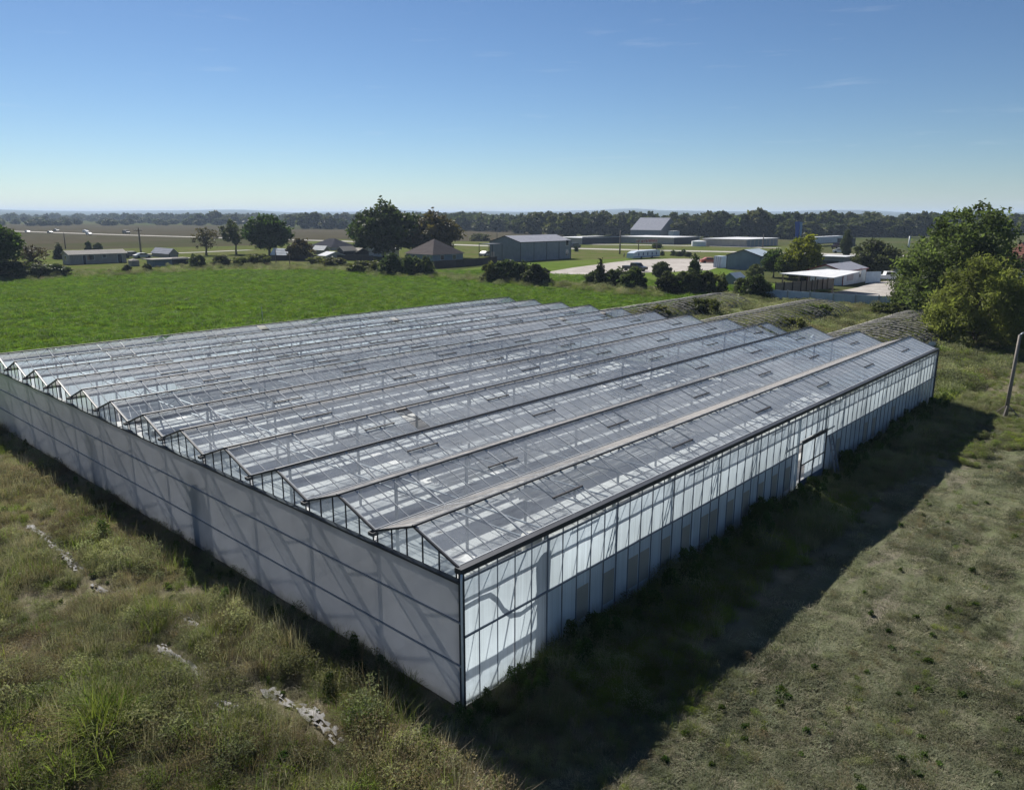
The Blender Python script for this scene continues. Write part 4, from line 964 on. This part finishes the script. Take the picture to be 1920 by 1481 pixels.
for x_, y_, w_, h_, lb in ((-29.5, 51.5, 1.7, .5, 'heap of torn white plastic beside the middle hoop house'), (-16.5, 55, 1.4, .4, 'crumpled white plastic sheet at the end of the greenhouse roof'), (-14.8, 60.5, .5, 1.0, 'white plastic sheet hanging from a broken hoop')):
    b = MB(); n = 9
    for i in range(n):
        for j in range(n): b.v.append((x_+w_*(i/(n-1)-.5)*2, y_+.6*w_*(j/(n-1)-.5)*2, max(0.02, h_*math.sin(math.pi*i/(n-1))*math.sin(math.pi*j/(n-1))*random.uniform(.5, 1.2))))
    for i in range(n-1):
        for j in range(n-1): b.f.append((i*n+j, (i+1)*n+j, (i+1)*n+j+1, i*n+j+1))
    tag(b.build('plastic_heap', M['white_metal'], None, True), lb, 'plastic sheet')
# vines over the hoop houses
for x_, y_, s_, lb in ((-33, 62, 1., 'weedy vine bush growing through the pasture side hoop house'), (-31.5, 70, 1.15, 'larger vine bush near the open mouth of the pasture side hoop house'), (-35, 72, .9, 'yellow green vine over the end of the pasture side hoop house'), (-31.6, 52, .8, 'low vine bush at the greenhouse end of the pasture side hoop house'), (-19.2, 66, .8, 'vine bush beside the middle hoop house'), (-20.5, 76, 1.0, 'pale flowering vine at the far end of the middle hoop house'), (-6.0, 66, .9, 'vine bush climbing the skirted hoop house under the willow'), (-11, 72, .7, 'low vine on top of the skirted hoop house'), (-17, 58, .7, 'weedy bush between the middle and the skirted hoop house')):
    cm_, tm_, H_, W__ = PROTO['weedbush']
    e = empty('vine_bush', (x_, y_, 0), lb, 'vine', None, random.uniform(0, 6))
    for nm, me in (('foliage', cm_), ('stem', tm_)):
        o = bpy.data.objects.new(nm, me); COL.objects.link(o); o.parent = e; o.scale = (s_*.85, s_*.85, s_*.75)

# ------------------------------------------------------------------ pale metal fence and wooden fence
M['fence_metal'] = corrugated('pale blue metal sheets', (.47, .55, .62), 0, .3, .4)
def panel_fence(pts, h, mat, label, cat='fence', post=None, name='metal_fence', step=2.4):
    Pp = [at(*q) for q in pts]; e = empty(name, tuple(Pp[0]), label, cat)
    o0 = Vector(Pp[0]); b = MB()
    for a, c in zip(Pp[:-1], Pp[1:]):
        a = Vector(a)-o0; c = Vector(c)-o0; n = max(1, int((c-a).length/step)); d = (c-a).normalized(); nn = Vector((-d.y, d.x, 0))
        for i in range(n):
            p0 = a+(c-a)*i/n+d*.01; p1 = a+(c-a)*(i+1)/n-d*.01; hh = h+random.uniform(-.04, .04); t = nn*(.02+.01*(i % 2))
            b.add([p0-t, p1-t, p1+t, p0+t, p0-t+Vector((0, 0, hh)), p1-t+Vector((0, 0, hh)), p1+t+Vector((0, 0, hh)), p0+t+Vector((0, 0, hh))], ((0, 3, 2, 1), (4, 5, 6, 7), (0, 1, 5, 4), (1, 2, 6, 5), (2, 3, 7, 6), (3, 0, 4, 7)))
            if post:
                pb = MB(); q = p0-nn*.09; pb.box(q.x-.06, q.x+.06, q.y-.06, q.y+.06, 0, h+.15); pb.build('post', post, e)
    b.build('panel', mat, e); return e
panel_fence([(1435, 566), (1560, 575), (1690, 583)], 1.75, M['fence_metal'], 'long pale blue sheet metal fence behind the hoop houses', post=M['grey_metal'])
M['fence_wood'] = simple('grey brown boards', (.20, .165, .14), .85, var=.35, scale=4)
M['fence_dark'] = simple('dark stained boards', (.055, .042, .038), .8, var=.3, scale=3)
panel_fence([(1452, 551), (1500, 548), (1560, 541)], 1.7, M['fence_wood'], 'weathered board fence with dark posts by the carport', name='wooden_fence', post=M['fence_dark'], step=1.6)
panel_fence([(812, 504), (870, 500), (932, 494)], 1.7, M['fence_dark'], 'dark stained wooden fence behind the hip roofed house', name='wooden_fence', step=2.4)
panel_fence([(480, 490), (560, 489), (640, 489), (700, 490)], 1.5, M['fence_dark'], 'dark low garden fence behind the barn sheds', name='wooden_fence', step=2.4)
panel_fence([(1622, 531), (1650, 530)], 2.0, M['fence_metal'], 'short pale metal fence between the white cottage and the white pickup', post=None)

# ------------------------------------------------------------------ buildings
for nm, c, ax in (('wall_beige', (.36, .33, .30), 1), ('wall_grey', (.22, .24, .265), 1), ('wall_blue', (.17, .22, .26), 1), ('wall_white', (.62, .63, .64), 1), ('wall_tan', (.30, .27, .24), 1), ('wall_dark', (.06, .06, .07), 1), ('wall_brick', (.24, .11, .08), 1)):
    M[nm] = corrugated(nm.replace('_', ' '), c, ax, .35, .55)
for nm, c in (('roof_grey', (.27, .28, .32)), ('roof_white', (.56, .57, .58)), ('roof_brown', (.12, .105, .10)), ('roof_dark', (.055, .055, .065)), ('roof_tan', (.36, .34, .31)), ('roof_blue', (.38, .45, .52))):
    M[nm] = corrugated(nm.replace('_', ' '), c, 1, .5, .9, spec=.0 if nm in ('roof_brown', 'roof_dark', 'roof_tan') else .06)
M['trim_red'] = simple('dark red trim', (.16, .03, .03), .5); M['trim_dark'] = simple('dark trim', (.05, .055, .065), .5); M['door_pink'] = simple('faded door', (.42, .36, .36), .6)
def bld(name, label, cat, near, xl, xr, eave, ridge, wall, roof, ax='y', kind='gable', over=.35, wins=(), group=None, W_=None, L_=None, trim=None, panels=0, opens=()):
    """near: foot of the corner nearest the camera; the walls run from it to picture columns xl (front) and xr (side)"""
    P = at(*near); fw_ = W_ or along(P, xl, 0, -1); ln = L_ or along(P, xr, 1, 1)
    he = zat(P, eave)
    apx = (P[0]-fw_/2, P[1], 0) if ax == 'y' else (P[0], P[1]+ln/2, 0)
    hr = max(he+.15, zat(apx, ridge)) if kind != 'flat' else he+.2
    e = empty(name, (P[0], P[1], 0), label, cat, group)
    wb = MB(); w, l = -fw_, ln
    if kind == 'gable' and ax == 'y': wb.prism([(w, 0), (0, 0), (0, he), (w/2, hr-.05), (w, he)], 0, l, 'y')
    elif kind == 'gable': wb.prism([(0, 0), (l, 0), (l, he), (l/2, hr-.05), (0, he)], w, 0, 'x')
    else: wb.box(w, 0, 0, l, 0, he)
    wo_ = wb.build('wall', wall, e)
    rb = MB(); th = .12; o = over
    if kind == 'gable':
        sl = (hr-he)/((fw_ if ax == 'y' else ln)/2)
        if ax == 'y':
            rb.prism([(w-o, he-sl*o), (w/2, hr), (o, he-sl*o), (o, he-sl*o+th), (w/2, hr+th), (w-o, he-sl*o+th)], -o, l+o, 'y')
        else:
            rb.prism([(-o, he-sl*o), (l/2, hr), (l+o, he-sl*o), (l+o, he-sl*o+th), (l/2, hr+th), (-o, he-sl*o+th)], w-o, o, 'x')
    elif kind == 'hip':
        m = min(fw_, l)/2
        rb.v = [(w-o, -o, he), (o, -o, he), (o, l+o, he), (w-o, l+o, he)]
        if l >= fw_: rb.v += [(w/2, m-.01, hr), (w/2, max(m+.01, l-m), hr)]; rb.f = [(0, 1, 4), (1, 2, 5, 4), (2, 3, 5), (3, 0, 4, 5), (0, 3, 2, 1)]
        else: rb.v += [(w+m, l/2, hr), (-m, l/2, hr)]; rb.f = [(0, 1, 5, 4), (1, 2, 5), (2, 3, 4, 5), (3, 0, 4), (0, 3, 2, 1)]
    else: rb.box(w-o, o, -o, l+o, he+.002, he+.2)
    ro = rb.build('roof', roof, e)
    if trim:
        t = MB()
        if kind == 'gable' and ax == 'y':
            t.bar((w-o, -o-.03, he-sl*o+.02), (w/2, -o-.03, hr+.02), .06, .22); t.bar((w/2, -o-.03, hr+.02), (o, -o-.03, he-sl*o+.02), .06, .22)
            t.bar((o+.03, -o, he-sl*o+.05), (o+.03, l+o, he-sl*o+.05), .06, .18)
        t.bar((.02, -.02, 0), (.02, -.02, he), .14); t.bar((w, -.02, 0), (w, -.02, he), .14); t.bar((.02, l, 0), (.02, l, he), .14)
        for i in range(1, panels): t.bar((.02, l*i/panels, 0), (.02, l*i/panels, he-.05), .16, .06)
        t.build('trim', trim, e)
    for (side, u, z, ww, hh, kind_, mt) in wins:            # side 'f' front, 's' side; u as a share of the wall
        f = MB(); g = MB()
        if side == 'f':
            x0 = w*u; f.box(x0-ww/2-.08, x0+ww/2+.08, -.05, -.002, z-.08, z+hh+.08); g.box(x0-ww/2, x0+ww/2, -.07, -.052, z, z+hh)
        else:
            y0 = l*u; f.box(.002, .05, y0-ww/2-.08, y0+ww/2+.08, z-.08, z+hh+.08); g.box(.052, .07, y0-ww/2, y0+ww/2, z, z+hh)
        fo = f.build(kind_, M['white_metal'] if mt is None else mt, e)
        g.build('pane' if kind_ == 'window' else 'leaf', M['glass_dark'] if kind_ == 'window' else (mt or M['wall_dark']), fo)
    for (side, a, b_, h_) in opens:                          # dark panels that paint the shade inside open bays
        f = MB()
        if side == 'f': f.box(w*b_, w*a, -.04, -.004, .02, h_)
        else: f.box(.004, .04, l*a, l*b_, .02, h_)
        f.build('bay_shade', M['wall_dark'], e)
    return e
WN = lambda s, u, z=1.0, w=1.1, h=1.1: (s, u, z, w, h, 'window', None)
DR = lambda s, u, w=1., h=2.1, m=None: (s, u, .05, w, h, 'door', m)
bld('mobile_home', 'long beige mobile home with pale metal roof on the pasture edge', 'mobile home', (132, 497), 115, 238, 478, 471, M['wall_tan'], M['roof_tan'], wins=[WN('s', .33), WN('s', .38), WN('s', .6, 1.4, .8, .8), DR('s', .88), DR('s', .25, .7), WN('f', .5)], W_=5)
bld('shed', 'tiny grey garden shed beside the mobile home', 'shed', (248, 500), 241, 262, 489, 485, M['wall_tan'], M['roof_tan'], kind='hip', over=.15)
bld('carport', 'low shed with flat pale roof and dark open bays', 'carport', (290, 501), 276, 356, 488, 484, M['wall_blue'], M['roof_tan'], kind='flat', over=.8, opens=[('s', .5, .97, 1.9)])
bld('shed', 'gabled grey roofed shed behind the flat roofed carport', 'shed', (318, 484), 286, 334, 475, 467, M['wall_tan'], M['roof_grey'], ax='x', trim=M['trim_dark'])
bld('shed', 'low white roofed shed behind the pasture hedge', 'shed', (545, 487), 510, 556, 477, 468, M['wall_blue'], M['roof_white'], ax='x')
bld('house', 'dark hip roofed house far behind the barn', 'house', (622, 470), 580, 668, 464, 448, M['wall_beige'], M['roof_dark'], kind='hip')
bld('shed', 'pale roofed lean-to between the dark house and the arched barn', 'shed', (608, 478), 588, 618, 468, 462, M['wall_tan'], M['roof_white'], ax='x')
bld('shed', 'flat pale roofed shed closest to the pasture hedge', 'shed', (612, 490), 598, 645, 480, 473, M['wall_beige'], M['roof_white'], ax='x')
bld('barn', 'small dark barn with rounded roof', 'barn', (645, 486), 633, 668, 470, 463, M['wall_dark'], M['roof_tan'], kind='gable')
bld('shed', 'tan roofed shed under the largest dark tree', 'shed', (668, 485), 655, 692, 473, 466, M['wall_dark'], M['roof_tan'], ax='x')
bld('house', 'pale house half hidden under the largest dark tree', 'house', (715, 482), 684, 748, 470, 460, M['wall_white'], M['roof_white'], wins=[WN('s', .3), WN('s', .7)])
bld('house', 'house with brown hip roof and blue grey walls', 'house', (812, 496), 762, 868, 478, 449, M['wall_blue'], M['roof_brown'], kind='hip', over=.5, wins=[WN('s', .3), WN('s', .7), WN('f', .3), DR('f', .7)])
bld('metal_shop', 'two storey grey metal shop building with dark seams', 'metal building', (976, 491), 919, 1070, 455, 443, M['wall_grey'], M['roof_grey'], trim=M['trim_dark'], panels=4, over=.15, wins=[WN('s', .92, 1.0, 1.1, 1.5), WN('s', .92, 3.6, 1.1, 1.5), DR('f', .9, 1.1, 2.1, M['door_pink'])])
bld('storage_building', 'long storage building with dark open bays behind the grey shop', 'storage building', (1090, 459), 1040, 1165, 447, 441, M['wall_beige'], M['roof_white'], kind='flat', over=.3, opens=[('s', .02, .98, 3.2)])
bld('storage_building', 'beige storage building behind the red lettered sign', 'storage building', (1262, 459), 1160, 1312, 446.5, 441, M['wall_beige'], M['roof_white'], kind='flat', over=.3, opens=[('s', .03, .97, 3.0)])
bld('storage_building', 'beige storage building with a row of closed doors beside the white tank', 'storage building', (1398, 464), 1318, 1458, 450, 444, M['wall_beige'], M['roof_white'], kind='flat', over=.3, wins=[DR('s', .08+.12*i, 2.2, 2.6, M['wall_grey']) for i in range(8)])
bld('arena_barn', 'large arena barn with broad pale roof among the far trees', 'barn', (1238, 446), 1182, 1272, 432, 409, M['wall_grey'], M['roof_grey'], ax='x', over=.2)
bld('pump_house', 'small white block building beside the arena barn', 'building', (1262, 447), 1253, 1274, 434, 433, M['wall_white'], M['roof_white'], kind='flat', over=.1)
bld('shed', 'blue grey gabled shed with bright metal roof', 'shed', (1425, 508), 1362, 1452, 481, 469, M['wall_blue'], M['roof_blue'], over=.2, trim=M['trim_dark'])
bld('small_shed', 'little tin roofed shed among the dark shrubs', 'shed', (1378, 535), 1357, 1396, 522, 513, M['wall_grey'], M['roof_blue'], over=.15)
bld('cottage', 'white cottage with grey roof and dark red gable trim', 'cottage', (1579, 536), 1514, 1622, 509, 497, M['wall_white'], M['roof_grey'], trim=M['trim_red'], over=.3, wins=[WN('s', .72, 1.0, .9, 1.6), ('s', .3, .8, 3.0, 1.6, 'shutter', M['door_pink'])])
bld('office_building', 'dark low building with white flat roof behind the cottage', 'building', (1580, 507), 1535, 1597, 483, 478, M['wall_grey'], M['roof_white'], kind='flat', over=.5, opens=[('f', .2, .9, 2.0)])
bld('brick_house', 'red brick house half hidden by the cottonwood', 'house', (1925, 520), 1880, 1990, 480, 455, M['wall_brick'], M['wall_brick'], kind='hip')
bld('white_building', 'white metal building showing behind the feathery willow', 'building', (1962, 572), 1896, 2050, 515, 500, M['wall_white'], M['roof_white'], over=.3)
# carport on posts before the cottage
P = at(1466, 543); zc = zat(P, 514); e = empty('carport', tuple(P), 'open carport with pale tin roof on wooden posts', 'carport')
lx = along(P, 1400, 0, -1)*0+7.5; ly = along(P, 1560, 1, 1)
q0 = at(1466, 543); q1 = at(1560, 553)
b = MB(); wv = (q1-q0)[:2]; wl_ = np.linalg.norm(wv); wu = wv/wl_; wn = np.array([-wu[1], wu[0]])
def cp(u, v, z): r = wu*u*wl_+wn*v; return (r[0], r[1], z)
b.add([cp(-.05, -.3, zc), cp(1.02, -.3, zc), cp(.98, 6.5, zc+.7), cp(.35, 6.5, zc+.7), cp(-.05, -.3, zc+.12), cp(1.02, -.3, zc+.12), cp(.98, 6.5, zc+.82), cp(.35, 6.5, zc+.82)], ((0, 3, 2, 1), (4, 5, 6, 7), (0, 1, 5, 4), (1, 2, 6, 5), (2, 3, 7, 6), (3, 0, 4, 7)))
b.build('roof', M['roof_white'], e)
for u, v in ((0, 0), (.33, 0), (.66, 0), (1, 0), (.25, 3.5), (.4, 6.2)):
    b = MB(); c = cp(u, v, 0); b.box(c[0]-.09, c[0]+.09, c[1]-.09, c[1]+.09, 0, zc-.005+max(0, v*.1)); b.build('post', M['wood_pole'], e)
# metal frame carport beside the grey shop
P = at(898, 492); e = empty('frame_carport', tuple(P), 'thin dark carport frame beside the grey shop', 'carport'); zc = zat(P, 457)
b = MB(); b.box(0, 3.6, 0, 5, zc-.15, zc); b.build('roof', M['trim_dark'], e)
for x_, y_ in ((0, 0), (3.5, 0), (0, 4.9), (3.5, 4.9)):
    b = MB(); b.box(x_, x_+.12, y_, y_+.12, 0, zc-.152); b.build('post', M['trim_dark'], e)

# white tank, freight trailer, tall blue sign, red sign, blue and white trailer
P = at(1310, 462); e = empty('storage_tank', tuple(P), 'white round tank at the end of the storage building', 'tank'); h_ = zat(P, 451); r_t = 13*mpp(P)
b = MB(); b.tube([(0, 0, 0), (0, 0, h_*.86), (0, 0, h_)], [r_t, r_t, r_t*.3], 20); b.build('body', M['white_metal'], e)
b = MB(); b.tube([(0, 0, h_), (0, 0, h_+.3)], [.35, .3], 10); b.build('hatch', M['grey_metal'], e)
def boxtrailer(near, xl, xr, top, label, mat, name='freight_trailer'):
    P = at(*near); ln = along(P, xr, 1, 1); h = zat(P, top); e = empty(name, tuple(P), label, 'trailer')
    b = MB(); b.box(-2.5, 0, 0, ln, h*.3, h); b.build('body', mat, e)
    for y in (.8, ln*.72, ln*.86):
        b = MB(); b.tube([(.02, y, h*.14), (-.3, y, h*.14)], h*.14, 12); b.build('wheel', M['black'], e)
    b = MB(); b.box(-2.3, -.2, .3, ln-.3, h*.22, h*.298); b.build('chassis', M['trim_dark'], e)
    return e
boxtrailer((1522, 463), 1500, 1579, 445, 'long white freight trailer before the dark wood', M['wall_white'])
for px_, lb in ((1581, 'rusty dark freight container beside the long white trailer'), (1598, 'dark freight container second from the long white trailer')):
    P = at(px_, 462); e = tag(MB().box(P[0]-2.5, P[0], P[1], P[1]+3.2, 0, zat(P, 447)).build('freight_container', M['wall_dark']), lb, 'container')
P = at(1491, 467); hs_ = zat(P, 416); e = empty('pylon_sign', tuple(P), 'tall curved blue pylon sign against the dark wood', 'sign'); wv_ = 16*mpp(P)
def bow(off, wd_, th_, z0, z1):
    b = MB(); n = 10
    for i in range(n+1):
        t = i/n; z = z0+(z1-z0)*t; c = off+.16*wv_*math.sin(t*2.6); k = wd_*(.75+.5*t*t)
        b.v += [(c-k/2, 0, z), (c+k/2, 0, z), (c+k/2, th_, z), (c-k/2, th_, z)]
    for i in range(n):
        for j in range(4): b.f.append((4*i+j, 4*i+(j+1) % 4, 4*i+4+(j+1) % 4, 4*i+4+j))
    b.f += [(3, 2, 1, 0), tuple(4*n+j for j in range(4))]; return b
M['blue'] = simple('deep blue sign', (.015, .06, .30), .4); M['blue_pale'] = simple('pale blue sign', (.12, .22, .42), .4)
bow(-.12*wv_, .42*wv_, .5, hs_*.22, hs_).build('blue_panel', M['blue'], e); bow(.27*wv_, .20*wv_, .45, hs_*.22, hs_*.99).build('pale_panel', M['blue_pale'], e)
b = MB(); b.box(-.1*wv_, .35*wv_, .05, .4, 0, hs_*.218); b.build('base', M['wall_white'], e)
P = at(1197, 471); e = empty('billboard', tuple(P), 'long low sign with worn red lettering on two posts', 'sign'); k = mpp(P); yl = along(P, 1231, 1, 1)
for y in (0, yl):
    b = MB(); b.box(-.1, .1, y-.1, y+.1, 0, zat(P, 457)); b.build('post', M['wood_pole'], e)
z0, z1 = zat(P, 457), zat(P, 449); b = MB(); b.box(.0, .08, -1.9, yl+.4, z0+.001, z1); bo = b.build('board', M['wall_beige'], e)
M['red'] = simple('worn red paint', (.26, .07, .06), .6, var=.3); b = MB(); zz = (z1-z0)
for a, c in ((-1.6, .9), (1.5, 2.6), (3.1, yl+.1)):
    y = a
    while y < c-.3:
        w_ = .42; b.box(.082, .10, y, y+.10, z0+.2*zz, z0+.82*zz); b.box(.082, .10, y+.10, y+w_, z0+(.68 if random.random() < .6 else .2)*zz, z0+(.82 if random.random() < .6 else .34)*zz+.05)
        if random.random() < .6: b.box(.082, .10, y+w_-.1, y+w_, z0+.2*zz, z0+.66*zz)
        y += .62
b.build('lettering', M['red'], bo)
P = at(1187, 487); ln = along(P, 1237, 1, 1); h_ = zat(P, 471); e = empty('box_trailer', tuple(P), 'white and blue trailer with a row of dark blue arches along its side', 'trailer')
M['tr_white'] = simple('pale blue white paint', (.50, .56, .64), .4, var=.12); b = MB()
b.prism([(0, .35), (ln, .35), (ln, h_*.95), (ln*.9, h_), (ln*.15, h_*.96), (.25*1, h_*.75), (0, h_*.4)], -2.2, 0, 'x'); b.build('body', M['tr_white'], e)
for i in range(5):
    b = MB(); y = ln*(.18+.165*i); b.poly([(.02, y, h_*.40), (.02, y+.55, h_*.40), (.02, y+.55, h_*.68), (.02, y+.28, h_*.80), (.02, y, h_*.68)]); b.build('arch_panel', M['blue_dk'] if 'blue_dk' in M else M.setdefault('blue_dk', simple('dark blue panel', (.05, .07, .20), .4)), e, fix=False)
b = MB(); b.quad((.015, .1, .5), (.015, ln*.99, .5), (.015, ln*.99, h_*.33), (.015, .1, h_*.33)); b.build('stripe', M['blue_pale'], e, fix=False)
for y in (ln*.3, ln*.7):
    b = MB(); b.tube([(.03, y, .36), (-.25, y, .36)], .36, 12); b.build('wheel', M['black'], e)
# white container beside the blue grey shed
P = at(1352, 503); b = MB(); b.box(-2.0, 0, 0, 2.6, 0, zat(P, 481)); e = empty('shipping_container', tuple(P), 'grey white container standing against the blue grey shed', 'container'); b.build('body', M['tr_white'], e)
b = MB()
for i in range(4): b.box(-1.9+.5*i, -1.82+.5*i, -.05, -.003, .1, zat(P, 481)-.1)
b.build('door_rods', M['trim_dark'], e)

# ------------------------------------------------------------------ poles
def pole(x, yb, yt, label, arms=True, r=.13, name='utility_pole', mat='wood_pole', ang=.6):
    P = at(x, yb); h = zat(P, yt); e = empty(name, tuple(P), label, 'pole', None, ang)
    b = MB(); b.tube([(0, 0, -.1), (0, 0, h)], [r*1.3, r*.8], 8); b.build('post', M[mat], e, True)
    if arms:
        b = MB(); b.box(-1.3, 1.3, -r*.8-.12, -r*.8, h-.9, h-.72); b.build('crossarm', M[mat], e)
        for s in (-1.2, -.6, .6, 1.2):
            b = MB(); b.tube([(s, -r*.8-.06, h-.72), (s, -r*.8-.06, h-.5)], [.05, .07], 6); b.build('insulator', M['white_metal'], e)
pole(265, 480, 427, 'tall utility pole with crossarm behind the mobile home yard', r=.22)
pole(123, 466, 437, 'slim pole standing behind the mobile home roof', False, .16)
pole(518, 499, 466, 'short utility post in the pasture hedge by the white roofed shed', False, .1)
pole(544, 503, 478, 'dark post beside the fallen brush at the pasture edge', False, .1)
pole(1162, 477, 432, 'tall pole beside the highway near the red lettered sign', False, .2)
pole(1430, 465, 440, 'thin pole before the closed storage doors', False, .18)
pole(932, 452, 433, 'thin pole on the stubble field behind the grey shop roof', False, .15)
pole(975, 450, 433, 'thin pole above the ridge of the grey shop', False, .13)
pole(493, 610, 576, 'thin grey pipe standing in the pasture beside the greenhouse', False, .035, 'vent_pipe', 'grey_metal')
pole(1703, 470, 443, 'pale post beside the cottonwood at the highway', False, .3, 'post', 'white_metal')
for i, (x_, lb) in enumerate(((1170, 'first wooden post of three before the blue and white trailer'), (1176, 'second wooden post of three before the blue and white trailer'), (1181, 'third wooden post, closest to the blue and white trailer'))):
    pole(x_, 482, 474, lb, False, .14, 'post')

# ------------------------------------------------------------------ vehicles
def vehicle(x, yb, col, kind, label, rz, cat, name, sc=1., wpx=None, group=None):
    P = at(x, yb); e = empty(name, tuple(P), label, cat, group, rz)
    prof = {'sedan': [(-2.2, .3), (2.2, .3), (2.25, .75), (1.3, .95), (.55, 1.42), (-.9, 1.45), (-1.7, 1.0), (-2.25, .9)],
            'suv': [(-2.3, .35), (2.3, .35), (2.35, .95), (1.4, 1.1), (.7, 1.72), (-2.1, 1.75), (-2.35, 1.1)],
            'pickup': [(-2.7, .45), (2.7, .45), (2.75, 1.0), (1.6, 1.15), (.95, 1.78), (-.45, 1.8), (-.6, 1.15), (-2.7, 1.12)]}[kind]
    k = sc; b = MB(); b.prism([(a*k, z*k) for a, z in prof], -.88*k, .88*k, 'x'); m = b.mesh('body', col)
    # prism on axis x pushes (y,z); turn so the length lies along local x
    for v in m.vertices: v.co = (v.co.y, v.co.x, v.co.z)
    o = bpy.data.objects.new('body', m); COL.objects.link(o); o.parent = e
    zt = max(z for _, z in prof); cx = [a for a, z in prof if z > zt-.1]; x0, x1 = min(cx)*k, max(cx)*k
    for s in (-1, 1):
        g = MB(); y = s*.895*k; g.poly([(x0-.1*k, y, zt*k*.68), (x1+.35*k, y, zt*k*.68), (x1, y, zt*k*.95), (x0, y, zt*k*.95)]); g.build('window', M['glass_dark'], e, fix=False)
        for wx in (-.62, .6):
            w = MB(); L2 = prof[1][0]*k; w.tube([(wx*L2, s*.92*k, .34*k), (wx*L2, s*.68*k, .34*k)], .35*k, 12); w.build('wheel', M['black'], e)
    return e
PT = {n: simple(n+' car paint', c, .3, var=.05, spec=.5) for n, c in dict(white=(.7, .7, .7), black=(.02, .02, .022), dark=(.035, .045, .06), red=(.32, .06, .02), silver=(.35, .36, .38), maroon=(.06, .02, .025)).items()}
AXY, AXX = math.pi/2, 0.
vehicle(1190, 509, PT['black'], 'pickup', 'black pickup parked on the gravel lot behind the shrubs', -.1, 'pickup', 'pickup_truck', 1.05)
vehicle(1330, 494, PT['red'], 'sedan', 'orange red sports car parked beside the grey white container', .75, 'car', 'car', 1.05)
vehicle(1663, 527, PT['white'], 'pickup', 'white pickup parked in the gravel yard by the pale fence', .6, 'pickup', 'pickup_truck', 1.0)
vehicle(912, 481, PT['silver'], 'sedan', 'silver car under the carport frame beside the grey shop', AXY, 'car', 'car', 1.05)
vehicle(1078, 465.5, PT['dark'], 'suv', 'dark blue car at the far corner of the grey shop', AXY, 'car', 'car', 1.05)
vehicle(248, 484, PT['dark'], 'suv', 'dark car behind the tiny garden shed', AXY, 'car', 'car', 1.05)
vehicle(268, 484.5, PT['silver'], 'sedan', 'silver car between the utility pole and the tiny garden shed', AXY, 'car', 'car', 1.05)
RD = math.atan2(*(at(230, 441)-at(13, 433.5))[:2][::-1])
vehicle(52, 436.3, PT['silver'], 'sedan', 'silver car on the highway at the edge of the plain', RD, 'car', 'car', 1.0)
vehicle(94, 437.4, PT['dark'], 'sedan', 'dark low car on the highway following a taller dark one', RD, 'car', 'car', 1.05)
vehicle(106, 434.6, PT['black'], 'suv', 'tall black car on the far side of the highway', RD, 'car', 'car', 1.1)
vehicle(161, 436.6, PT['white'], 'suv', 'white van on the far side of the highway', RD, 'van', 'van', 1.1)
vehicle(167, 440.6, PT['white'], 'sedan', 'white car on the near side of the highway', RD, 'car', 'car', 1.05)
vehicle(237, 438.6, PT['black'], 'suv', 'black car standing on the stubble field beside the highway', RD, 'car', 'car', 1.25)
vehicle(1570, 467, PT['maroon'], 'pickup', 'maroon truck cab before the long white freight trailer', AXY, 'truck', 'truck', 1.25)
vehicle(1576, 475, PT['white'], 'sedan', 'white car parked behind the dark low building', .3, 'car', 'car', 1.1)
vehicle(1690, 521, PT['silver'], 'sedan', 'silver car half hidden beside the cottonwood', 1., 'car', 'car', 1.1)

# ------------------------------------------------------------------ air
HZ = bpy.data.materials.new('haze'); HZ.use_nodes = True; t = HZ.node_tree; t.nodes.clear()
pv = t.nodes.new('ShaderNodeVolumePrincipled'); pv.inputs['Color'].default_value = (.62, .78, 1., 1); pv.inputs['Density'].default_value = HAZE; pv.inputs['Anisotropy'].default_value = .1
ou = t.nodes.new('ShaderNodeOutputMaterial'); t.links.new(pv.outputs[0], ou.inputs['Volume'])
if HAZE > 0:
    b = MB(); b.box(-15500, 15500, -4000, 15500, -3., 75); o = b.build('haze', HZ); tag(o, 'pale blue haze over the plain', 'haze', kind='stuff')
